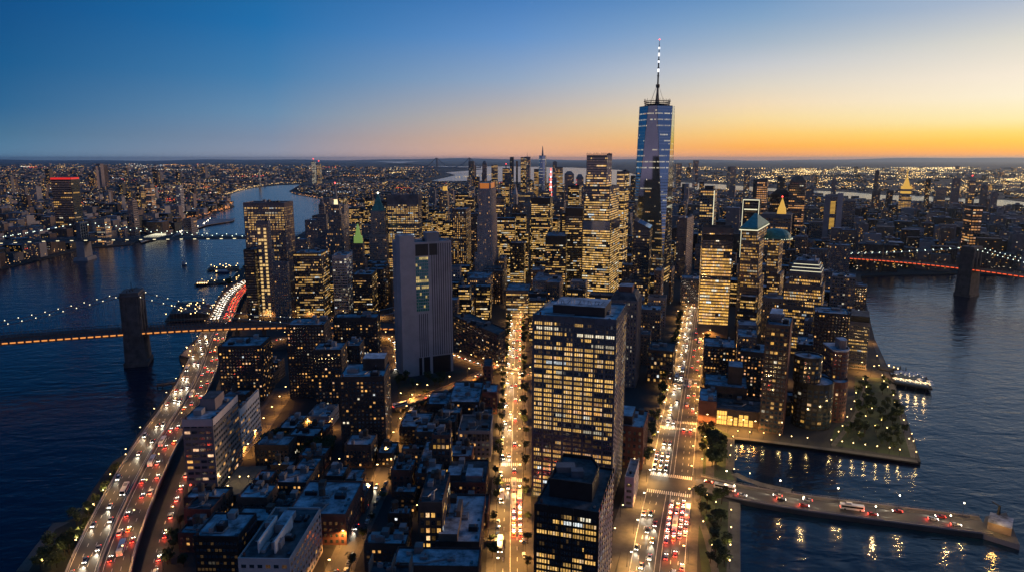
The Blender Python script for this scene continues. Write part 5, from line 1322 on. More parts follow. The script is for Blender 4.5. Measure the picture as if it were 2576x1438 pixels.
for name, poly, nind, nmass, hr, yaw in DISTR:
    rnd = random.Random(len(name)*77); xs = [p[0] for p in poly]; ys = [p[1] for p in poly]; cand = []
    tries = 0
    while len(cand) < nind+nmass and tries < (nind+nmass)*12:
        tries += 1
        qx = rnd.uniform(min(xs), max(xs)); t_ = rnd.random(); qy = min(ys)+(max(ys)-min(ys))*t_**1.15
        if not inpoly(qx, qy, poly): continue
        c = P(qx, qy, LZ)
        sc = max(1.0, c[1]/2600.0)**.55
        w, d_ = rnd.uniform(14, 40)*sc, rnd.uniform(14, 34)*sc; h = rnd.uniform(*hr)*(.55 if rnd.random() < .55 else 1.0)*(1.5 if rnd.random() < .06 else 1)
        h = min(h, (max(4.5, 9+(qy-500)*.26)+max(0, qy-530)*.55)*c[1]/FPX*rnd.uniform(.45, 1.15))
        if c[1] < 4200 and not free(c[0]-w/2, c[1], c[0]+w/2, c[1]+d_, 2., False): continue
        if c[1] < 4200: BB.append((c[0]-w/2, c[1], c[0]+w/2, c[1]+d_))
        cand.append((c, w, d_, h))
    cand.sort(key=lambda t_: -(t_[1]*t_[3])/t_[0][1]**2)
    for i, (c, w, d_, h) in enumerate(cand):
        litn = (15 if h > 24 else 8) if c[1] < 3200 else (7 if h > 24 else 4)*(1 if c[1] < 5000 else .45); dot = max(1.5, c[1]/FPX*2576/1024*.75*.9)
        if i < nind:
            mb = MB(); FARK = rnd.choice(list(MATW)); FARM_s = FARM; FARM = [FARK]
            far_block(mb, 0, 0, w, d_, h, rnd, yaw, litn*1.6, 0, dot); FARM = FARM_s
            o = mb.build('distant_building', None, (c[0], c[1], LZ)); o['category'] = 'building'
            items.append((name, o, proj(c[0], c[1], LZ+h)[0], 0, SIZEW(h)+' '+MATW[FARK]+' block'))
        else: far_block(mass, c[0], c[1], w, d_, h, rnd, yaw, litn, LZ, dot)
label_rows(items, 0)
tag(mass.build('distant_city'), 'mass of small lit blocks filling the far districts', 'city', kind='stuff')
# towers standing out of the far districts, one by one
items = []
for name, poly, n, hp, yaw in (('left riverbank towers', [(0, 600), (0, 470), (560, 450), (570, 505), (440, 560), (330, 600)], 44, (22, 62), .05), ('midtown skyline towers', [(1180, 520), (1180, 468), (1470, 474), (1600, 478), (1600, 560), (980, 560), (990, 500)], 62, (24, 78), .1),
   ('right bank towers', [(1705, 640), (1705, 488), (2045, 500), (2200, 520), (2560, 548), (2560, 655), (2300, 650), (2060, 635)], 84, (26, 92), .35), ('far shore towers', [(1650, 450), (1660, 430), (2560, 430), (2560, 496)], 22, (10, 26), .1)):
    rnd = random.Random(len(name)*91); xs = [p[0] for p in poly]; ys = [p[1] for p in poly]; k = 0; tries = 0
    while k < n and tries < 6000:
        tries += 1
        qx, qy = rnd.uniform(min(xs), max(xs)), rnd.uniform(min(ys), max(ys))
        if not inpoly(qx, qy, poly): continue
        c = P(qx, qy, LZ); hpx = hp[0]+(hp[1]-hp[0])*rnd.random()**1.8; hh = hpx*c[1]/FPX; w = rnd.uniform(12, 24)*max(1, c[1]/2200)**.6; d_ = w*rnd.uniform(.7, 1.2)
        if not free(c[0]-w/2, c[1], c[0]+w/2, c[1]+d_, 1., False): continue
        BB.append((c[0]-w/2, c[1], c[0]+w/2, c[1]+d_)); k += 1
        FARK = rnd.choice(list(MATW)); FARM_s = FARM; FARM = [FARK]; mb = MB()
        far_block(mb, 0, 0, w, d_, hh, rnd, yaw+rnd.uniform(-.1, .1), 16 if rnd.random() < .6 else 34, 0, max(1.5, c[1]/FPX*1.7)); FARM = FARM_s
        if rnd.random() < .4: mb.cone(0, 0, w*.06, .3, hh, hh*1.15, 'steel', 6)
        o = mb.build('distant_tower', None, (c[0], c[1], LZ)); o['category'] = 'tower'
        items.append((name, o, proj(c[0], c[1], LZ+hh)[0], 0, ('slim' if hh > 2.6*w else 'stout')+' '+MATW[FARK]+' tower'))
label_rows(items, 0)
# street lights of the far districts, too many to count
dots = MB(); rnd = random.Random(99)
def patch(qx, qy):                        # lit quarters and dark gaps
    return sin(qx*.019+qy*.09)+sin(qx*.043-qy*.17+2)+.8*sin(qx*.011+qy*.31+1)+.7*sin(qx*.09+qy*.05)
def dot(x, y, z, s, c, b_):
    g = (c[0]*b_, c[1]*b_, c[2]*b_)
    dots.face([(x-s/2, y, z), (x+s/2, y, z), (x+s/2, y, z+s*.7), (x-s/2, y, z+s*.7)], 'light_dots', g)
    dots.face([(x-s/2, y-s/2, z+s*.7), (x+s/2, y-s/2, z+s*.7), (x+s/2, y+s/2, z+s*.7), (x-s/2, y+s/2, z+s*.7)], 'light_dots', g)
CL = [(1, .62, .22), (1, .62, .22), (1, .75, .36), (1, .9, .7), (1, .42, .12), (.9, .97, 1), (1, .12, .06)]
for poly, n, cols, br in ((LEFT, 1150, CL, 1.3), (MIDDLE, 330, CL, 1.2), (RIGHT, 620, CL[:6], 1.3), (JERSEY, 2100, CL[:3], 2.0)):
    xs = [p[0] for p in poly]; ys = [p[1] for p in poly]; k = 0
    while k < n:
        # short lit street: a row of lamps in one direction
        qx = rnd.uniform(min(xs), max(xs)); qy = min(ys)+(max(ys)-min(ys))*rnd.random()**1.3
        if not inpoly(qx, qy, poly) or patch(qx, qy)+rnd.uniform(-.9, .9) < .25: continue
        c = P(qx, qy, LZ); s = max(1.3, c[1]/FPX*2.516*.62); m_ = rnd.choice((1, 1, 2, 3, 6, 10, 16)); col = rnd.choice(cols); ang = rnd.choice((0, 0, .2, pi/2+.1)); st_ = s*rnd.uniform(2.2, 5)
        for i in range(m_):
            x, y = c[0]+cos(ang)*st_*i, c[1]+sin(ang)*st_*i
            if not in_px(x, y, poly): break
            dot(x, y, LZ+rnd.uniform(7, 20), s*rnd.uniform(.7, 1.5), col, br*rnd.uniform(.3, 1.7)); k += 1
# the glowing shore roads: left bank, right bank
for pts, col, b_, step, spread in (([(2, 672), (120, 642), (212, 618), (330, 608)], (1, .55, .22), 1.6, 7, 12), ([(232, 612), (345, 590), (430, 566), (500, 546), (585, 524), (572, 505)], (1, .36, .10), 1.7, 7, 9), ([(566, 494), (620, 474), (700, 463), (757, 462)], (1, .62, .25), 1.3, 14, 12),
                                 ([(738, 489), (850, 509), (905, 524)], (1, .45, .16), 1.2, 14, 10), ([(2150, 684), (2200, 676), (2300, 672), (2415, 682), (2576, 687)], (1, .8, .5), 1.6, 6, 5), ([(2140, 672), (2230, 662), (2400, 664)], (1, .3, .12), 1.2, 8, 6), ([(1150, 448), (1240, 440)], (1, .7, .3), 1, 40, 30)):
    p = Path(pts); d = 0
    while d < p.L:
        x, y, z, h = p.at(d, rnd.uniform(-spread, spread)); dot(x, y, LZ+rnd.uniform(1, 9), max(1.2, y/FPX*2.516*.55)*rnd.uniform(.7, 1.3), col, b_*rnd.uniform(.4, 1.4)); d += step*rnd.uniform(.5, 1.5)
tag(dots.build('distant_street_lights'), 'uncounted street and harbour lights scattered over the far districts', 'lights', kind='stuff')

# ------------------------------------------------------------------ suspension bridges
def deck_pt(px_, py_, z): p = P(px_, py_, z); return (p[0], p[1], z)
def bridge(name, label, A, B, T, zt, zd, dw, mats, lampc, lit_edge, sag, towerw, leg, nlamp, anch=None, t_depth=8., style='stone', nl_all=60, deckm='asphalt', lamp_r=.8):
    """A, B deck ends (x, y, z); T tower base (x, y)"""
    root = empty(name, (T[0], T[1], 0), label, 'bridge')
    L = lambda p: (p[0]-T[0], p[1]-T[1], p[2])
    A, B = L(A), L(B); dx, dy = B[0]-A[0], B[1]-A[1]; ln = hypot(dx, dy); ux, uy = dx/ln, dy/ln; vx, vy = -uy, ux
    # deck passes the tower at (0, 0)
    def at(s, o, z): return (ux*s+vx*o, uy*s+vy*o, z)
    sA = A[0]*ux+A[1]*uy; sB = B[0]*ux+B[1]*uy
    def zdeck(s): return zd + ((A[2]-zd)*(s/sA)**2 if s < 0 else (B[2]-zd)*(s/sB)**2)
    n = 40
    mb = MB(); rail = MB(); strip = MB()
    for i in range(n):
        s0, s1 = sA+(sB-sA)*i/n, sA+(sB-sA)*(i+1)/n; z0, z1 = zdeck(s0), zdeck(s1)
        for o0, o1, h0, h1, m_, tgt in ((-dw/2, dw/2, -2.2, 0, deckm, mb),):
            a, b_, c, d_ = at(s0, o0, z0+h1), at(s1, o0, z1+h1), at(s1, o1, z1+h1), at(s0, o1, z0+h1)
            e_, f_, g_, h_ = at(s0, o0, z0+h0), at(s1, o0, z1+h0), at(s1, o1, z1+h0), at(s0, o1, z0+h0)
            tgt.face([a, b_, c, d_], m_); tgt.face([e_, f_, b_, a], mats[1]); tgt.face([h_, d_, c, g_], mats[1]); tgt.face([e_, h_, g_, f_], mats[1])
        for o in (-dw/2, dw/2, -1.5, 1.5):
            rail.tube([at(s0, o, z0+3.6), at(s1, o, z1+3.6)], .22, mats[1], 4)
            for q in range(4):
                sa = s0+(s1-s0)*q/4; sb = s0+(s1-s0)*(q+1)/4; za = z0+(z1-z0)*q/4; zb = z0+(z1-z0)*(q+1)/4
                rail.tube([at(sa, o, za), at(sa, o, za+3.6)], .16, mats[1], 4); rail.tube([at(sa, o, za+.2), at(sb, o, zb+3.5)], .12, mats[1], 4)
    mb.build('deck', root); rail.build('truss', root)
    for i in range(lit_edge):
        s_ = sA+(sB-sA)*(i+.5)/lit_edge; mb = MB()
        mb.cbox(*at(s_, -dw/2-.3, 0)[:2], (sB-sA)/lit_edge*(.7 if lit_edge > 30 else .22), .4, zdeck(s_)-1.1, zdeck(s_)-.05, lampc[1], rot=atan2(uy, ux)); mb.build('deck_light', root)
    # tower
    rot = atan2(uy, ux); W = towerw
    def tbox(mb, s0, s1, o0, o1, z0, z1, m, k0=1., k1=1.):
        p0 = [at(s0*k0, o0*k0, 0)[:2], at(s1*k0, o0*k0, 0)[:2], at(s1*k0, o1*k0, 0)[:2], at(s0*k0, o1*k0, 0)[:2]]; p1 = [at(s0*k1, o0*k1, 0)[:2], at(s1*k1, o0*k1, 0)[:2], at(s1*k1, o1*k1, 0)[:2], at(s0*k1, o1*k1, 0)[:2]]
        mb.frustum(p0, z0, p1, z1, m)
    td = t_depth; mb = MB()
    if style == 'stone':
        rb = MB()
        for o in (-W*.5-.6, W*.5):
            for s_ in (-td*.32, td*.32): tbox(rb, s_-1.1, s_+1.1, o, o+.6, 4, zt-4.2, mats[0])
        for s_ in (-td*.5-.7, td*.5):
            for o in (-W*.42, 0, W*.42): tbox(rb, s_, s_+.7, o-1.2, o+1.2, 6, zt-4.2, mats[0])
        rb.build('buttress', root)
        tbox(mb, -td*.66, td*.66, -W*.53, W*.53, -2, 4, mats[0]); tbox(mb, -td*.57, td*.57, -W*.51, W*.51, 4, zd-4, mats[0], 1.02, .96)
        lw = W*.155
        for o in (-W*.5+lw/2, 0, W*.5-lw/2):
            mb2 = MB(); tbox(mb2, -td/2, td/2, o-lw/2, o+lw/2, zd-4, zt-13, mats[0]); mb2.build('tower_leg', root)
        mb.build('tower_base', root); mb = MB()
        # pointed arches closing the two openings, then the solid top and cornice
        op = (W-3*lw)/2
        for o in (-W*.5+lw, lw/2):
            for k in range(6):
                t0, t1 = k/6, (k+1)/6; zA, zB = zt-25+12*t0, zt-25+12*t1; w0 = op/2*t0**1.6; w1 = op/2*t1**1.6
                tbox(mb, -td/2+.05, td/2-.05, o, o+max(w0, .01), zA, zB, mats[0]); tbox(mb, -td/2+.05, td/2-.05, o+op-max(w0, .01), o+op, zA, zB, mats[0])
        tbox(mb, -td/2, td/2, -W/2, W/2, zt-13, zt-4, mats[0]); tbox(mb, -td*.58, td*.58, -W*.54, W*.54, zt-4, zt-2.6, mats[0]); tbox(mb, -td*.5, td*.5, -W*.48, W*.48, zt-2.6, zt, mats[0])
        mb.build('tower_top', root)
        mb = MB()
        for k in range(8): p_ = at(R.uniform(-2, 2), -W*.4+W*.8*k/7, 0); mb.cbox(p_[0], p_[1], .5, .5, zt, zt+R.uniform(1, 3), 'dark_metal')
        mb.tube([at(0, 0, zt), at(0, 0, zt+8)], .25, 'dark_metal', 4); mb.build('tower_fitting', root)
    else:
        tbox(mb, -td*.9, td*.9, -W*.62, W*.62, -2, 6, 'concrete', 1.05, .9); tbox(mb, -td*.5, td*.5, -W*.5, W*.5, 6, zd-3, 'concrete', 1.0, .92); mb.build('tower_base', root)
        for o in (-.42, -.15, .15, .42): mb = MB(); tbox(mb, -td*.28, td*.28, o*W-.9, o*W+.9, zd-3, zt-2, mats[0]); mb.build('tower_leg', root)
        mb = MB()
        for k in range(6):
            z = zd+2+(zt-zd-6)*k/5; tbox(mb, -td*.2, td*.2, -.42*W, .42*W, z, z+1.0, mats[0])
            if k < 5:
                for o in (-.42, .15): mb.tube([at(0, o*W, z), at(0, (o+.27)*W, z+(zt-zd-6)/5)], .35, mats[0], 4); mb.tube([at(0, (o+.27)*W, z), at(0, o*W, z+(zt-zd-6)/5)], .35, mats[0], 4)
        tbox(mb, -td*.35, td*.35, -W*.5, W*.5, zt-2, zt, mats[0]); mb.build('tower_brace', root)
    # cables, hangers and the lamps strung along them
    offs = (-dw/2, dw/2)
    for o in offs:
        for sgn, sE, mid in ((-1, sA, True), (1, sB, False)):
            span = abs(sE) if sag[0 if sgn < 0 else 1] is None else sag[0 if sgn < 0 else 1]
            def zc(s): t_ = abs(s)/span; return (zt-1.5)+(zdeck(s)+3.5-(zt-1.5))*(1-(1-t_)**2) if t_ <= 1 else zdeck(s)+3.5+ (zt*.6)*(t_-1)**2
            lim = abs(sE)
            pts = [at(sgn*lim*i/20, o, zc(sgn*lim*i/20)) for i in range(21)]
            mb = MB(); mb.tube(pts, .42, 'steel', 5); mb.build('cable', root)
            mb = MB()
            for i in range(1, 40):
                s_ = sgn*lim*i/40
                if zc(s_)-zdeck(s_) > 4: mb.tube([at(s_, o, zdeck(s_)+3), at(s_, o, zc(s_))], .08, 'steel', 3)
            if mb.f: mb.build('hanger', root)
            for i in range(1, nlamp):
                s_ = sgn*min(lim, span*1.02)*i/nlamp; mb = MB(); p_ = at(s_, o, zc(s_)+.9); mb.ball(*p_, lamp_r, lampc[0], 6, 4); mb.build('cable_lamp', root)
    return root, at, zdeck, sA, sB
# left stone bridge: deck runs from beyond the left edge to the shore blocks and on to the right
T0 = P(350, 912, 0.)
A0 = deck_pt(-230, 862, 30); B0 = deck_pt(1010, 812, 16)
root, at, zdk, sA, sB = bridge('suspension_bridge', 'near left suspension bridge with a stone twin arch tower over the dark river', A0, B0, T0, 68, 31, 24, ('bridge_stone', 'bridge_steel'), ('lamp_cable', 'deck_orange'), 72, (240, 150), 26, 0, 17, t_depth=15, lamp_r=.40)
for i in range(6):
    s_ = sB*(.35+.1*i); mb = MB(); p_ = at(s_, 0, 0)
    mb.cbox(p_[0], p_[1], 3, 18, LZ-3, zdk(s_)-2.3, 'bridge_stone', rot=atan2(at(1, 0, 0)[1], at(1, 0, 0)[0])); mb.build('approach_pier', root)
# farther left steel bridge
T1 = P(215, 653, 0.)
A1 = deck_pt(-120, 620, 30); B1 = deck_pt(770, 598, 36)
bridge('suspension_bridge', 'farther left suspension bridge with blue steel lattice tower', A1, B1, T1, 70, 38, 30, ('steel_blue', 'steel_blue'), ('lamp_cool', 'deck_white'), 26, (240, 300), 32, 0, 17, t_depth=14, style='steel', lamp_r=.85)
# right stone bridge
T2 = P(2430, 742, 0.)
A2 = deck_pt(2052, 640, 26); B2 = deck_pt(2760, 712, 34)
bridge('suspension_bridge', 'right suspension bridge with dark stone tower and red lit deck', A2, B2, T2, 68, 38, 22, ('bridge_stone', 'bridge_steel'), ('lamp_cool', 'deck_red'), 60, (235, 240), 26, 0, 22, t_depth=16, lamp_r=.55)
# the farthest bridge on the horizon
pA, pB = P(1068, 423, 60), P(1210, 423, 60)
rt = empty('suspension_bridge', (pA[0], pA[1], 0), 'tiny distant suspension bridge with two towers on the horizon', 'bridge')
dx, dy = pB[0]-pA[0], pB[1]-pA[1]
for nm, ts in (('tower', (.22, .80)),):
    for t_ in ts: mb = MB(); mb.cbox(dx*t_, dy*t_, 26, 26, 0, 200, 'concrete'); mb.build(nm, rt)
mb = MB(); 
for i in range(24):
    t0, t1 = i/24, (i+1)/24; f = lambda t_: 70+140*(abs((t_-.51)/.29)**2 if .22 <= t_ <= .8 else max(0, 1-(abs(t_-.51)-.29)/.2)**1.2)
    mb.tube([(dx*t0, dy*t0, f(t0)), (dx*t1, dy*t1, f(t1))], 4.5, 'steel', 4)
mb.build('cable', rt)
mb = MB(); mb.tube([(0, 0, 62), (dx, dy, 62)], 8, 'concrete', 4); mb.build('deck', rt)

# ------------------------------------------------------------------ trees
def make_tree(seed, h, r):
    rnd = random.Random(seed); t_ = bpy.data.objects.new('street_tree', None); COL.objects.link(t_)
    mb = MB(); mb.tube([(0, 0, 0), (.1, 0, h*.3), (.2, .1, h*.55), (.1, .2, h*.8)], [.28, .22, .14, .05], 'bark', 6)
    for i in range(7):
        a = rnd.uniform(0, 6.28); z = h*rnd.uniform(.28, .6); mb.tube([(.1, 0, z), (cos(a)*r*.4, sin(a)*r*.4, z+h*.12), (cos(a)*r*.75, sin(a)*r*.75, z+h*.2)], [.1, .07, .03], 'bark', 4)
    mb.build('trunk', t_)
    mb = MB(); cl = [(rnd.uniform(-.7, .7)*r, rnd.uniform(-.7, .7)*r, h*rnd.uniform(.42, .92), r*rnd.uniform(.28, .5)) for _ in range(13)]
    for cx, cy, cz, cr in cl:
        for _ in range(46):
            a, b_ = rnd.uniform(0, 6.28), math.acos(rnd.uniform(-1, 1)); q = cr*rnd.uniform(.55, 1.08)
            p = Vector((cx+q*sin(b_)*cos(a), cy+q*sin(b_)*sin(a), cz+q*cos(b_)*.8)); s_ = rnd.uniform(.22, .5)
            u = Vector((rnd.uniform(-1, 1), rnd.uniform(-1, 1), rnd.uniform(-1, 1))).normalized(); v = u.orthogonal().normalized()
            mb.face([p-u*s_-v*s_*.6, p+u*s_-v*s_*.6, p+u*s_*.7+v*s_*.8, p-u*s_*.7+v*s_*.8], 'leaf')
    mb.build('crown', t_); t_['category'] = 'tree'
    return t_
TPRO = [make_tree(1, 9, 3.6), make_tree(2, 11, 4.2), make_tree(3, 7.5, 3.0)]; TUSED = [False]*3; TREES = []
def tree(x, y, z, rnd, group, sc=1.0):
    i = rnd.randrange(3)
    if not TUSED[i]: o = TPRO[i]; TUSED[i] = True; o.location = (x, y, z)
    else: o = copy_tree(TPRO[i], (x, y, z))
    k = sc*rnd.uniform(.75, 1.2); o.scale = (k, k, k*rnd.uniform(.9, 1.15)); o.rotation_euler[2] = rnd.uniform(0, 6.28)
    TREES.append((group, o, proj(x, y, z)))
rt_ = random.Random(5)
def tree_rows(path, off, d0, d1, step, group, sc=1.):
    d = d0
    while d < d1: x, y, z, h = path.at(d, off); tree(x+rt_.uniform(-1, 1), y+rt_.uniform(-1, 1), LZ, rt_, group, sc); d += step*rt_.uniform(.7, 1.4)
tree_rows(AV, -8.6, 20, AV.L*.8, 17, 'trees at the straight avenue left kerb', .8)
tree_rows(AV, 8.6, 10, AV.L*.8, 19, 'trees at the straight avenue right kerb', .8)
tree_rows(WIDE, -15.5, 120, WIDE.L*.9, 16, 'trees left of the wide avenue', .95)
tree_rows(WIDE, 16, 150, WIDE.L*.8, 20, 'trees right of the wide avenue', .8)
tree_rows(NARROW, 5, 10, NARROW.L, 22, 'trees of the narrow lit street', .7)
def tree_area(poly, n, group, sc=1.):
    xs = [p[0] for p in poly]; ys = [p[1] for p in poly]; k = 0; t_ = 0
    while k < n and t_ < n*30:
        t_ += 1; qx, qy = rt_.uniform(min(xs), max(xs)), rt_.uniform(min(ys), max(ys))
        if not inpoly(qx, qy, poly): continue
        c = P(qx, qy, LZ)
        if not free(c[0]-2, c[1]-2, c[0]+2, c[1]+2, 1, False): continue
        tree(c[0], c[1], LZ, rt_, group, sc); k += 1
tree_area([(2160, 950), (2236, 958), (2256, 1015), (2290, 1110), (2296, 1140), (2110, 1110), (2150, 1060)], 62, 'park trees on the right headland', .72)
tree_area([(1772, 1080), (1815, 1092), (1818, 1195), (1770, 1195)], 16, 'trees beside the cove left of the water', 1.15)
tree_area([(1752, 1250), (1822, 1268), (1826, 1436), (1785, 1436)], 22, 'trees below the pier road', .8)
tree_area([(90, 1436), (170, 1330), (232, 1290), (300, 1180), (312, 1186), (170, 1420), (150, 1436)], 30, 'riverside trees left of the highway', .8)
tree_area([(1000, 965), (1080, 945), (1170, 930), (1100, 975), (1000, 995)], 12, 'trees at the foot of the windowless tower', .8)
tree_area([(420, 1330), (480, 1260), (640, 1290), (600, 1330), (480, 1436), (420, 1436)], 10, 'trees among lower left houses', .8)
tree_area([(660, 1110), (840, 1100), (840, 1160), (680, 1150)], 26, 'trees in the dark garden court', .9)
tree_area([(560, 720), (600, 690), (640, 660), (630, 690), (585, 725)], 8, 'trees where the highway meets the river piers', .9)

# ------------------------------------------------------------------ lamps
LAMPS = []
def make_lamp(h=9.0, arm=2.2, col='lamp_warm', rgb=(1.0, .60, .22), watt=5200, head=(.95, .45)):
    o = bpy.data.objects.new('street_lamp', None); COL.objects.link(o); o['category'] = 'street lamp'
    mb = MB(); mb.tube([(0, 0, 0), (0, 0, h*.9), (arm*.3, 0, h), (arm, 0, h+.1)], [.12, .08, .06, .05], 'dark_metal', 6); mb.build('pole', o)
    mb = MB(); mb.cbox(arm, 0, head[0], head[1], h-.12, h+.16, col); mb.build('lamp_head', o)
    l = bpy.data.lights.new('lamp_light', 'SPOT'); l.energy = watt; l.color = rgb; l.shadow_soft_size = .4; l.spot_size = radians(152); l.spot_blend = .55
    lo = bpy.data.objects.new('lamp_light', l); COL.objects.link(lo); lo.parent = o; lo.location = (arm, 0, h-.8)
    return o
def make_post(col='lamp_warm', rgb=(1.0, .68, .28), watt=700, h=4.2, r=.30):
    o = bpy.data.objects.new('park_lamp', None); COL.objects.link(o); o['category'] = 'lamp'
    mb = MB(); mb.tube([(0, 0, 0), (0, 0, h)], [.09, .06], 'dark_metal', 6); mb.build('pole', o)
    mb = MB(); mb.ball(0, 0, h+r*.8, r, col, 8, 6); mb.build('lamp_globe', o)
    l = bpy.data.lights.new('lamp_light', 'POINT'); l.energy = watt; l.color = rgb; l.shadow_soft_size = .3
    lo = bpy.data.objects.new('lamp_light', l); COL.objects.link(lo); lo.parent = o; lo.location = (0, 0, h+2*r+.4)
    return o
PROTO = {'street': make_lamp(9, 2.2, 'lamp_warm', (1.0, .44, .095), 16000), 'orange': make_lamp(8, 1.5, 'lamp_warm', (1.0, .40, .07), 7000), 'highway': make_lamp(10, 2.6, 'lamp_warm', (1.0, .50, .14), 6500, (.6, .3)), 'white': make_lamp(8, 1.8, 'lamp_white', (1.0, .50, .13), 17000), 'dim': make_lamp(7, 1.2, 'lamp_warm', (1.0, .50, .14), 900, (.7, .35)), 'park': make_post(), 'pier': make_post('lamp_white', (1.0, .62, .26), 4200, 7.0, .4)}
PUSED = set()
def lamp(kind, x, y, z, rz, group):
    if kind not in PUSED: o = PROTO[kind]; PUSED.add(kind); o.location = (x, y, z); o.rotation_euler[2] = rz
    else: o = copy_tree(PROTO[kind], (x, y, z), rz)
    LAMPS.append((group, o, proj(x, y, z)))
def lamp_row(kind, path, off, d0, d1, step, group):
    d = d0
    while d < d1:
        x, y, z, h = path.at(d, off); lamp(kind, x, y, z, h + (pi/2 if off > 0 else -pi/2), group); d += step
lamp_row('white', AV, -7.2, 8, AV.L, 27, 'straight avenue left kerb lamps'); lamp_row('street', AV, 7.2, 20, AV.L, 27, 'straight avenue right kerb lamps')
lamp_row('white', WIDE, -13.4, 10, WIDE.L, 29, 'wide avenue left side lamps'); lamp_row('street', WIDE, 13.4, 20, WIDE.L, 29, 'wide avenue right side lamps')
lamp_row('street', NARROW, -4.8, 5, NARROW.L, 24, 'narrow street lamps')
lamp_row('highway', FDR, -12.6, 25, FDR.L, 34, 'river side highway lamps'); lamp_row('highway', FDR, 12.6, 12, FDR.L, 34, 'city side highway lamps')
lamp_row('orange', LEFTST, 6.6, 5, LEFTST.L, 22, 'orange lamps right of the white walled block'); lamp_row('dim', LOWRD, 5, 10, LOWRD.L, 24, 'orange lamps under the highway')
lamp_row('orange', ARCST, 6, 10, ARCST.L, 24, 'orange lamps of the curving ramp street'); lamp_row('orange', RAMP2, 4.5, 3, RAMP2.L, 18, 'orange lamps beside the windowless tower'); lamp_row('orange', BACKST, 5.5, 3, BACKST.L, 16, 'orange lamps below the curved apartment slab')
lamp_row('orange', RAMP, -4.2, 10, RAMP.L, 26, 'lamps on the ramp viaduct'); lamp_row('orange', GOLDST, 4.8, 4, GOLDST.L, 18, 'golden lamps of the court street'); lamp_row('street', SOUTH, 5, 8, SOUTH.L, 26, 'lamps under the stone bridge approach')
lamp_row('pier', PIER, -8.2, 15, PIER.L, 30, 'posts on the pier road far edge'); lamp_row('pier', PIER, 8.2, 22, PIER.L, 34, 'posts on the pier road near edge')
for grp, pts, kind in (
 ('globe lamps along the park quay edge', [(2090, 1121), (2117, 1125), (2145, 1129), (2175, 1133), (2205, 1137), (2236, 1141), (2262, 1146), (2303, 1152)], 'park'),
 ('globe lamps down the park promenade', [(2296, 1124), (2285, 1118), (2292, 1105), (2272, 1070), (2262, 1052), (2250, 1025), (2246, 1006), (2232, 985), (2218, 955), (2210, 930), (2205, 905), (2222, 970)], 'park'),
 ('globe lamps inside the headland park', [(2108, 1100), (2118, 1085), (2130, 1062), (2140, 1042), (2148, 1022), (2152, 1000), (2170, 965), (2178, 985), (2184, 1010), (2192, 1040), (2200, 1085), (2230, 1090), (2160, 1105), (2176, 1060), (2215, 1070)], 'park'),
 ('globe lamps along the cove wall', [(1855, 1098), (1885, 1101), (1920, 1103), (1960, 1108), (1990, 1112), (2030, 1116), (1843, 1112), (1838, 1135), (1836, 1160), (1846, 1196), (1885, 1207)], 'park'),
 ('globe lamps below the pier road', [(1838, 1300), (1838, 1345), (1836, 1390), (1834, 1430), (1800, 1280), (1778, 1262), (1768, 1330), (1790, 1390)], 'park'),
 ('lamps in the strip left of the highway', [(200, 1352), (222, 1302), (262, 1250), (240, 1290), (196, 1372), (144, 1408), (110, 1430), (318, 1158)], 'park'),
 ('lamps on the parking deck front', [(556, 1236), (580, 1238), (606, 1237), (628, 1236)], 'park'),
 ('lamps round the glowing lobby', [(1770, 1072), (1800, 1078), (1830, 1086), (1860, 1086), (1890, 1090), (1768, 1095), (1764, 1130), (1772, 1160)], 'street'),
 ('dim courtyard lamps among low houses', [(700, 1195), (760, 1240), (690, 1250), (850, 1180), (900, 1160), (980, 1180), (640, 1290), (1080, 1240), (1120, 1190), (1050, 1420), (1070, 1390), (1045, 1300), (690, 1400), (590, 1440), (830, 1300), (770, 1120), (1100, 1010), (1190, 1000), (550, 1110), (570, 1250)], 'dim'),
 ('street lamps at the foot of downtown', [(640, 770), (668, 780), (700, 775), (740, 800), (760, 780), (800, 790), (860, 800), (900, 790), (950, 800), (960, 850), (900, 860), (1150, 800), (1180, 780), (1210, 820), (1230, 770), (1255, 850), (1340, 780), (1360, 760), (1420, 780), (1540, 780), (1590, 800), (1640, 820), (1700, 800), (1720, 760), (1780, 850), (1840, 880), (1900, 900), (1950, 960), (2040, 980), (2110, 960), (2160, 935), (2190, 945), (2170, 860), (1990, 830)], 'street'),
 ('lamps at the crossing before the front tower', [(1580, 1232), (1560, 1300), (1590, 1180), (1540, 1360), (1575, 1262), (1760, 1180), (1768, 1235)], 'dim'),
): 
    for qx, qy in pts: p = P(qx, qy, LZ); lamp(kind, p[0], p[1], LZ if 'deck front' not in grp else 7.0, 0, grp)

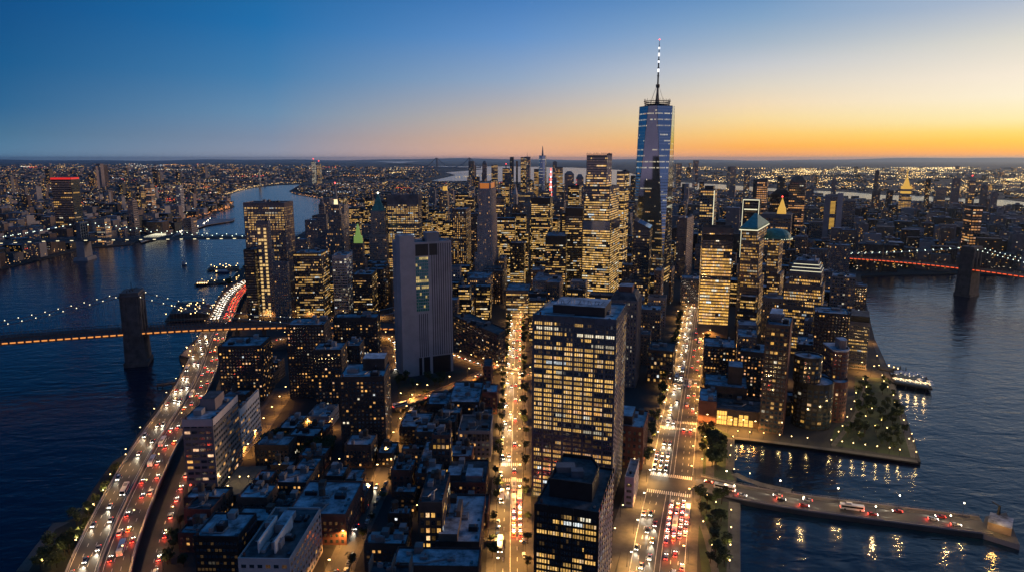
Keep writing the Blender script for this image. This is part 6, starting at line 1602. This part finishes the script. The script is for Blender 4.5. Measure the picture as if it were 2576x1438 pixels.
# ------------------------------------------------------------------ vehicles
def make_car(paint, taxi=False, van=False):
    o = bpy.data.objects.new('car', None); COL.objects.link(o); o['category'] = 'car'
    L, Wd = (4.6, 1.85) if not van else (5.4, 2.0); hb = .85 if not van else 1.0; hr = 1.45 if not van else 2.1
    def loft(mb, secs, m):
        for (x0, w0, a0, b0), (x1, w1, a1, b1) in zip(secs, secs[1:]):
            A = [(x0, -w0, a0), (x0, w0, a0), (x0, w0*.94, b0), (x0, -w0*.94, b0)]; B = [(x1, -w1, a1), (x1, w1, a1), (x1, w1*.94, b1), (x1, -w1*.94, b1)]
            for i in range(4): j = (i+1) % 4; mb.face([A[i], B[i], B[j], A[j]], m)
        x, w, a, b_ = secs[0]; mb.face([(x, -w, a), (x, -w*.94, b_), (x, w*.94, b_), (x, w, a)], m)
        x, w, a, b_ = secs[-1]; mb.face([(x, -w, a), (x, w, a), (x, w*.94, b_), (x, -w*.94, b_)], m)
    h = Wd/2
    mb = MB(); loft(mb, [(-L/2, h*.86, .42, .78), (-L/2+.25, h*.97, .25, hb), (-.6, h, .22, hb+.03), (.9, h, .22, hb), (L/2-.35, h*.96, .25, hb-.12), (L/2, h*.84, .4, .66)], paint)
    b_ = mb.build('body', o)
    mb = MB(); xa, xb = (-L/2+.35, .75) if not van else (-L/2+.1, 1.5)
    loft(mb, [(xa, h*.82, hb-.05, hb+.02), (xa+.45, h*.78, hb, hr-.05), (xb-.85, h*.78, hb, hr-.03), (xb, h*.84, hb-.05, hb+.02)], 'car_glass'); mb.build('window', o)
    mb = MB(); loft(mb, [(xa+.42, h*.72, hr-.06, hr), (xb-.85, h*.72, hr-.04, hr+.01)], paint)
    if taxi: mb.cbox(-.1, 0, .3, .9, hr, hr+.22, 'lamp_warm')
    mb.build('car_roof', o)
    for x in (-L/2+.85, L/2-.9):
        for y in (-1, 1):
            mb = MB(); n = 10; r = .34
            A = [(x+r*cos(2*pi*i/n), y*(h-.02), r+r*sin(2*pi*i/n)) for i in range(n)]; B = [(p[0], y*(h-.24), p[2]) for p in A]
            for i in range(n): j = (i+1) % n; mb.face([A[i], A[j], B[j], B[i]], 'rubber')
            mb.face(A if y < 0 else A[::-1], 'rubber'); mb.build('wheel', o)
    for y in (-1, 1):
        mb = MB(); mb.cbox(L/2-.02, y*h*.6, .16, .46, .54, .76, 'headlamp'); mb.build('headlight', o)
        mb = MB(); mb.cbox(-L/2+.0, y*h*.62, .14, .5, .60, .84, 'taillamp'); mb.build('taillight', o)
    return o
def make_bus():
    o = bpy.data.objects.new('bus', None); COL.objects.link(o); o['category'] = 'bus'
    mb = MB(); mb.cbox(0, 0, 11.5, 2.5, .35, 3.0, 'car_white'); mb.cbox(-2, 0, 3, 1.6, 3.0, 3.3, 'steel'); mb.build('body', o)
    for y in (-1.26, 1.26): mb = MB(); mb.cbox(0, y, 10.4, .04, 1.5, 2.5, 'car_glass'); mb.build('window', o)
    mb = MB(); mb.cbox(5.76, 0, .04, 2.2, 1.2, 2.7, 'car_glass'); mb.build('windscreen', o)
    for x in (-3.6, 3.8):
        for y in (-1.15, 1.15):
            mb = MB(); n = 10; A = [(x+.5*cos(2*pi*i/n), y-.14, .5+.5*sin(2*pi*i/n)) for i in range(n)]; B = [(p[0], y+.14, p[2]) for p in A]
            for i in range(n): j = (i+1) % n; mb.face([A[i], A[j], B[j], B[i]], 'rubber')
            mb.face(A, 'rubber'); mb.face(B[::-1], 'rubber'); mb.build('wheel', o)
    for y in (-.9, .9):
        mb = MB(); mb.cbox(5.78, y, .1, .45, .7, .95, 'headlamp'); mb.build('headlight', o)
        mb = MB(); mb.cbox(-5.76, y, .1, .4, .9, 1.3, 'taillamp'); mb.build('taillight', o)
    return o
CARS = []
CPRO = {k: make_car(*a) for k, a in {'white': ('car_white',), 'black': ('car_black',), 'silver': ('car_silver',), 'red': ('car_red',), 'yellow': ('car_yellow', True), 'blue': ('car_blue',), 'van': ('car_white', False, True)}.items()}
CPRO['bus'] = make_bus(); CUSED = set(); rc = random.Random(21)
BEAM = bpy.data.lights.new('headlight_beam', 'SPOT'); BEAM.energy = 3400; BEAM.color = (1, .86, .62); BEAM.spot_size = radians(46); BEAM.spot_blend = .8; BEAM.shadow_soft_size = .3
GLOW = bpy.data.lights.new('taillight_glow', 'POINT'); GLOW.energy = 420; GLOW.color = (1, .06, .03); GLOW.shadow_soft_size = .3
def car(x, y, z, h, group, facing, beam=True, kinds=('white', 'black', 'silver', 'silver', 'black', 'yellow', 'blue', 'van', 'red', 'bus')):
    k = rc.choice(kinds)
    if k not in CUSED: o = CPRO[k]; CUSED.add(k)
    else: o = copy_tree(CPRO[k])
    o.location = (x, y, z); o.rotation_euler = (0, 0, h)
    d_ = hypot(x, y)
    if beam and d_ < 620:
        if facing:
            b_ = bpy.data.objects.new('headlight_beam', BEAM); COL.objects.link(b_); b_.parent = o; b_.location = (2.6, 0, .8); b_.rotation_euler = (0, radians(-78), 0)
            b_.rotation_euler = Vector((1, 0, -.16)).to_track_quat('-Z', 'Y').to_euler()
        elif d_ < 520:
            b_ = bpy.data.objects.new('taillight_glow', GLOW); COL.objects.link(b_); b_.parent = o; b_.location = (-2.9, 0, .8)
    CARS.append((group, o, proj(x, y, z), k, facing))
def lane(path, off, d0, d1, gap, towards, group, jitter=.4, zoff=.03, beam=True, **kw):
    d = d0
    while d < d1:
        x, y, z, h = path.at(d, off); car(x, y, z+zoff, h+(pi if towards else 0), group, towards, beam, **kw); d += gap*rc.uniform(1-jitter, 1+jitter)
br_ = along(FDR, 800)
for k, off in enumerate((-10.4, -6.9, -3.4)): lane(FDR, off, 14+9*k, br_, 46, True, ('outer', 'middle', 'inner')[k]+' oncoming highway lane', .5, .012)
for k, off in enumerate((3.4, 6.9, 10.4)): lane(FDR, off, 20+7*k, br_, 36, False, ('inner', 'middle', 'outer')[k]+' outbound highway lane', .5, .012)
jam = MB()
def jam_lane(path, off, d0, d1, gap, towards):
    d = d0
    while d < d1:
        x, y, z, h = path.at(d, off); u = (cos(h), sin(h)); v = (-sin(h), cos(h)); o = (x-u[0]*2.2-v[0]*.9, y-u[1]*2.2-v[1]*.9)
        m = rc.choice(('car_white', 'car_black', 'car_silver', 'car_yellow', 'car_black'))
        jam.box(o, u, v, 4.4, 1.8, z+.25, z+.95, m); jam.box((o[0]+u[0]*.9+v[0]*.15, o[1]+u[1]*.9+v[1]*.15), u, v, 2.3, 1.5, z+.95, z+1.45, 'car_glass', mtop=m)
        for s_ in (.1, 1.2): jam.box((o[0]-u[0]*.08+v[0]*s_, o[1]-u[1]*.08+v[1]*s_), u, v, .1, .5, z+.55, z+.85, 'headlamp' if towards else 'taillamp')
        d += gap*rc.uniform(.75, 1.25)
for off in (-10.4, -6.9, -3.4): jam_lane(FDR, off, br_, FDR.L-4, 11 if off > -9 else 16, True)
for off in (3.4, 6.9, 10.4): jam_lane(FDR, off, br_, FDR.L-4, 7.6, False)
tag(jam.build('distant_traffic'), 'jam of tiny red and white lit cars beyond the stone bridge', 'traffic', kind='stuff')
lane(LOWRD, 2, 8, LOWRD.L, 16, False, 'right lane of the lower road under the highway', .4, .05)
# straight avenue: oncoming lanes left, red lights right, parked rows at both kerbs
for k, off in enumerate((-4.9, -1.7)): lane(AV, off, 30+60*k, AV.L, 42, True, ('outer', 'inner')[k]+' oncoming lane, straight avenue', .5, .05)
q0 = along(AV, 1212)
for k, off in enumerate((1.7, 4.9)): lane(AV, off, q0-6-50, q0-4, 6.4, False, ('inner', 'outer')[k]+' crosswalk queue, straight avenue', .1, .05)
lane(AV, 1.8, q0+14, AV.L, 34, False, 'inner outbound lane, straight avenue', .5, .05); lane(AV, 4.9, along(AV, 960), AV.L, 17, False, 'outer outbound lane, straight avenue', .4, .05)
# wide avenue
q1 = along(WIDE, 1248)
for k, off in enumerate((2.6, 5.8, 8.6, 11.2)): lane(WIDE, off, q1-4-42+3*k, q1-4, 6.8, False, ('innermost', 'second', 'third', 'kerbside')[k]+' queue before the wide crosswalk', .12, .05)
for k, off in enumerate((3.4, 7.4, 10.8)): lane(WIDE, off, 4+6*k, q1-52, 14, False, ('inner', 'middle', 'kerbside')[k]+' lane nearing the wide crosswalk', .4, .05)
for k, off in enumerate((-10.6, -7.2, -4)): lane(WIDE, off, 4+8*k, q1-6, 26, True, ('kerbside', 'middle', 'inner')[k]+' oncoming lane below the wide crosswalk', .5, .05)
q2 = along(WIDE, 1192)
for k, off in enumerate((-10.6, -7.2, -3.8)): lane(WIDE, off, q2+6, q2+32, 6.8, True, ('left', 'middle', 'right')[k]+' file waiting above the wide crosswalk', .1, .05)
for k, off in enumerate((-7.4, -3.8)): lane(WIDE, off, q2+45, WIDE.L-10, 30, True, ('outer', 'inner')[k]+' oncoming lane, wide avenue beyond crossing', .5, .05)
for k, off in enumerate((4, 8.4)): lane(WIDE, off, q2+70, WIDE.L-10, 36, False, ('inner', 'outer')[k]+' outbound lane, wide avenue beyond crossing', .6, .05)
for k, off in enumerate((-3.4, .4, 3.6)): lane(PIER, off, 6+10*k, PIER.L-4, 26, k == 0, ('far', 'middle', 'near')[k]+' lane of the pier road', .5, .04)
lane(NARROW, -1.2, 8, NARROW.L, 26, True, 'narrow lit street', .5, .05); lane(BACKST, 1.5, 4, BACKST.L, 9, False, 'back street below curved slab', .3, .06); lane(RAMP, 1.8, 6, RAMP.L, 24, False, 'ramp viaduct', .4, .03)
lane(ARCST, 2, 8, ARCST.L, 18, False, 'curving ramp street', .5, .05)
# parked cars with their lights off are the same shells without glowing lamps
def make_parked(paint):
    o = copy_tree(CPRO[paint]); o.name = 'parked_car'
    for ch in list(o.children):
        if ch.type == 'MESH' and ch.name.startswith(('headlight', 'taillight')):
            ch.data = ch.data.copy(); ch.data.materials.clear(); ch.data.materials.append(MATS['chrome'])
        elif ch.type == 'LIGHT': bpy.data.objects.remove(ch)
    return o
PPRO = [make_parked(k) for k in ('white', 'black', 'silver', 'blue')]; PU = set()
def parked(path, off, d0, d1, group):
    d = d0
    while d < d1:
        if rc.random() < .6:
            i = rc.randrange(4); x, y, z, h = path.at(d, off)
            if i not in PU: o = PPRO[i]; PU.add(i); o.location = (x, y, z+.05); o.rotation_euler[2] = h
            else: o = copy_tree(PPRO[i], (x, y, z+.05), h)
            CARS.append((group, o, proj(x, y, z), ('white', 'black', 'silver', 'blue')[i], None))
        d += 6.1
parked(AV, -7.4+1.0, 10, AV.L*.62, 'cars parked at straight avenue left kerb'); parked(AV, 6.5, 10, q0-60, 'cars parked at straight avenue right kerb')
parked(NARROW, 3, 4, NARROW.L, 'cars parked in narrow street')
for lst, kind in ((CARS, 'car'), (LAMPS, 'lamp'), (TREES, 'tree')):
    g_ = {}
    for t_ in lst: g_.setdefault(t_[0], []).append(t_)
    for g, l in g_.items():
        l.sort(key=lambda t_: -t_[2][1])
        vert = max(t_[2][1] for t_ in l)-min(t_[2][1] for t_ in l) > .6*(max(t_[2][0] for t_ in l)-min(t_[2][0] for t_ in l))
        if not vert: l.sort(key=lambda t_: t_[2][0])
        for i, t_ in enumerate(l):
            o = t_[1]; w_ = nth(i+1)+(' from the bottom' if vert else ' from the left')
            if kind == 'car':
                o['group'] = g if g.startswith('cars') else 'cars in the '+g
                c_ = {'van': 'white van', 'yellow': 'yellow taxi', 'bus': 'white bus'}.get(t_[3], t_[3]+' car')
                o['label'] = (c_+', '+w_+', '+g) if t_[4] is None else c_+', '+w_+', '+g
            else:
                o['group'] = g; o['label'] = w_+' of the '+g

# ------------------------------------------------------------------ piers and boats
def pier(name, label, pts, z, m, cat='pier', kids=None):
    c = P(*pts[0], z); rt = empty(name, (c[0], c[1], 0), label, cat)
    q = [(P(a, b_, z)[0]-c[0], P(a, b_, z)[1]-c[1]) for a, b_ in pts]
    mb = MB(); mb.prism(q, z-1.0, z, m, True, True); mb.build('deck', rt)
    mb = MB()
    for i in range(len(q)):
        a, b_ = q[i], q[(i+1) % len(q)]; L = hypot(b_[0]-a[0], b_[1]-a[1]); n = max(2, int(L/7))
        for k in range(n): x, y = a[0]+(b_[0]-a[0])*(k+.5)/n, a[1]+(b_[1]-a[1])*(k+.5)/n; mb.cone(x*.97, y*.97, .35, .35, -2, z-1, 'timber', 6)
    mb.build('pile', rt)
    return rt, q
def fix_cw(pts):
    a = sum(pts[i][0]*pts[(i+1) % len(pts)][1]-pts[(i+1) % len(pts)][0]*pts[i][1] for i in range(len(pts)))
    return pts if a < 0 else pts[::-1]
def lights_on(rt, q, n, z, m, rnd, s=.6, name='deck_lamp'):
    for i in range(n):
        a, b_ = rnd.random(), rnd.random(); x = q[0][0]+(q[1][0]-q[0][0])*a+(q[-1][0]-q[0][0])*b_; y = q[0][1]+(q[1][1]-q[0][1])*a+(q[-1][1]-q[0][1])*b_
        mb = MB(); mb.tube([(x, y, z), (x, y, z+3)], .08, 'dark_metal', 4); mb.ball(x, y, z+3.3, s, m); mb.build(name, rt)
rp_ = random.Random(3)
rt, q = pier('old_pier', 'old dark timber pier with standing posts off the right park', [(2210, 925), (2288, 945), (2292, 936), (2208, 917)], 3, 'timber')
mb = MB()
for i in range(14): t_ = .55+.45*rp_.random(); mb.cone(q[0][0]+(q[1][0]-q[0][0])*t_, q[0][1]+(q[1][1]-q[0][1])*t_+rp_.uniform(0, 5), .3, .22, 3, 3+rp_.uniform(3, 7), 'timber', 6)
mb.build('post', rt); lights_on(rt, q, 3, 3, 'lamp_warm', rp_)
rt, q = pier('lit_pier', 'floating restaurant pier with glowing white umbrellas off the right park', [(2243, 960), (2346, 978), (2330, 944), (2250, 936)], 3.2, 'timber')
mb = MB(); mb.prism(scalep(q, .82), 3.2, 3.5, 'steel_blue'); mb.build('floor', rt)
for i in range(22):
    a, b_ = (i % 8)/8+.08, .08 if i < 8 else rp_.uniform(.2, .85)
    x = (q[0][0]*(1-a)+q[1][0]*a)*(1-b_)+(q[3][0]*(1-a)+q[2][0]*a)*b_; y = (q[0][1]*(1-a)+q[1][1]*a)*(1-b_)+(q[3][1]*(1-a)+q[2][1]*a)*b_
    mb = MB(); mb.cone(x, y, 2.5, .1, 6.2, 7.4, 'white_paint', 10); mb.tube([(x, y, 3.3), (x, y, 6.4)], .08, 'dark_metal', 4)
    u_ = mb.build('umbrella', rt); mb = MB(); mb.ball(x, y, 5.6, .45, 'lamp_cable'); mb.build('bulb', u_)
for i in range(5):
    l = bpy.data.lights.new('deck_light', 'POINT'); l.energy = 1500; l.color = (1, .66, .28); l.shadow_soft_size = .5
    lo = bpy.data.objects.new('deck_light', l); COL.objects.link(lo); lo.parent = rt; a = .1+.8*i/4; lo.location = (q[0][0]*(1-a)+q[1][0]*a, q[0][1]*(1-a)+q[1][1]*a+4, 9)
rt, q = pier('river_pier', 'low pier with a lit tug shape at its tip, upper left river', [(488, 716), (610, 707), (612, 700), (500, 706)], 2.6, 'timber'); lights_on(rt, q, 8, 2.6, 'lamp_warm', rp_, .5)
rt, q = pier('river_pier', 'narrow lit pier above the tug pier', [(520, 679), (600, 676), (602, 669), (530, 670)], 2.6, 'timber'); lights_on(rt, q, 12, 2.6, 'lamp_warm', rp_, .6)
rt, q = pier('harbour_pier', 'broad dark pier with sheds and many small lamps beside the highway', [(415, 806), (535, 800), (528, 765), (440, 768)], 3, 'timber')
mb = MB(); mb.prism(scalep(q, .8), 3, 9, 'dark_metal', True, False, 'roof_dark'); mb.build('shed', rt); lights_on(rt, q, 22, 6.5, 'lamp_warm', rp_, .55)
rt, q = pier('shore_pier', 'curved grey lookout platform left of the highway', [(455, 892), (478, 898), (505, 870), (480, 866)], 4, 'concrete'); lights_on(rt, q, 2, 4, 'lamp_warm', rp_)
rt, q = pier('shore_pier', 'thin jetty sticking out from under the highway', [(395, 968), (448, 962), (448, 959), (396, 964)], 2.6, 'timber')
rt, q = pier('far_pier', 'pale lit pier apron on the far left bank', [(425, 600), (520, 566), (585, 556), (592, 550), (500, 553), (470, 570)], 4, 'concrete'); lights_on(rt, q, 14, 4, 'lamp_white', rp_, 1.0)
rt, q = pier('far_pier', 'far pier with a long glowing white shed roof', [(355, 610), (430, 590), (420, 584), (350, 603)], 4, 'concrete'); mb = MB(); mb.prism(scalep(q, .7), 4, 9, 'line_white'); mb.build('shed_roof', rt)  # whole shed glows, its brightness put into the material as emission
def boat(name, label, px_, py_, L, Wd, rz, sup, lights):
    c = P(px_, py_, 0); rt = empty(name, (c[0], c[1], 0), label, 'boat', rz=rz)
    mb = MB(); hull0 = [(-L/2, -Wd/2*.8), (L*.3, -Wd/2*.8), (L/2*.94, 0), (L*.3, Wd/2*.8), (-L/2, Wd/2*.8)]; hull1 = [(-L/2, -Wd/2), (L*.3, -Wd/2), (L/2, 0), (L*.3, Wd/2), (-L/2, Wd/2)]
    mb.frustum(hull0, -.6, hull1, 2.2, 'car_blue' if 'ferry' not in name else 'white_paint'); mb.build('hull', rt)
    mb = MB(); z = 2.2
    for k in range(sup): mb.cbox(-L*.06, 0, L*(.72-.12*k), Wd*(.8-.1*k), z, z+2.6, 'white_paint'); z += 2.6
    mb.cone(-L*.1, 0, .5, .2, z, z+4, 'steel', 6); mb.build('cabin', rt)
    for i in range(lights[1]):
        mb = MB(); x = -L*.36+L*.66*i/max(1, lights[1]-1); mb.cbox(x, -Wd/2-.05, L*.05, .3, 2.7, 3.7, lights[0]); mb.build('cabin_light', rt)
    return rt
boat('ferry_boat', 'long lit ferry with cyan window row moored by the harbour pier', 492, 768, 40, 10, 0.05, 2, ('cyan_light', 14))
boat('white_boat', 'small white motor boat with wake in the upper left river', 463, 667, 12, 4.5, 2.4, 2, ('lamp_white', 3))
boat('barge', 'dark flat barge moored below the narrow lit pier', 560, 686, 24, 7, .1, 1, ('lamp_warm', 1))
boat('tug_boat', 'tug with a lit deck house at the tip of the low pier', 512, 716, 20, 7, .1, 2, ('lamp_warm', 5))

# ------------------------------------------------------------------ the air: distant things fade towards the horizon
m = bpy.data.materials.new('haze'); m.use_nodes = True; t = m.node_tree; t.nodes.clear()
pv = t.nodes.new('ShaderNodeVolumePrincipled'); pv.inputs['Color'].default_value = (.66, .84, 1.0, 1); pv.inputs['Density'].default_value = 1.7e-5; pv.inputs['Anisotropy'].default_value = .70
mo = t.nodes.new('ShaderNodeOutputMaterial'); t.links.new(pv.outputs[0], mo.inputs['Volume']); MATS['haze'] = m
mb = MB(); mb.prism([(-84000, -4000), (84000, -4000), (84000, 84000), (-84000, 84000)], -3.0, 366.0, 'haze', True, True)
tag(mb.build('haze'), 'thin evening haze over the city', 'haze', kind='stuff')
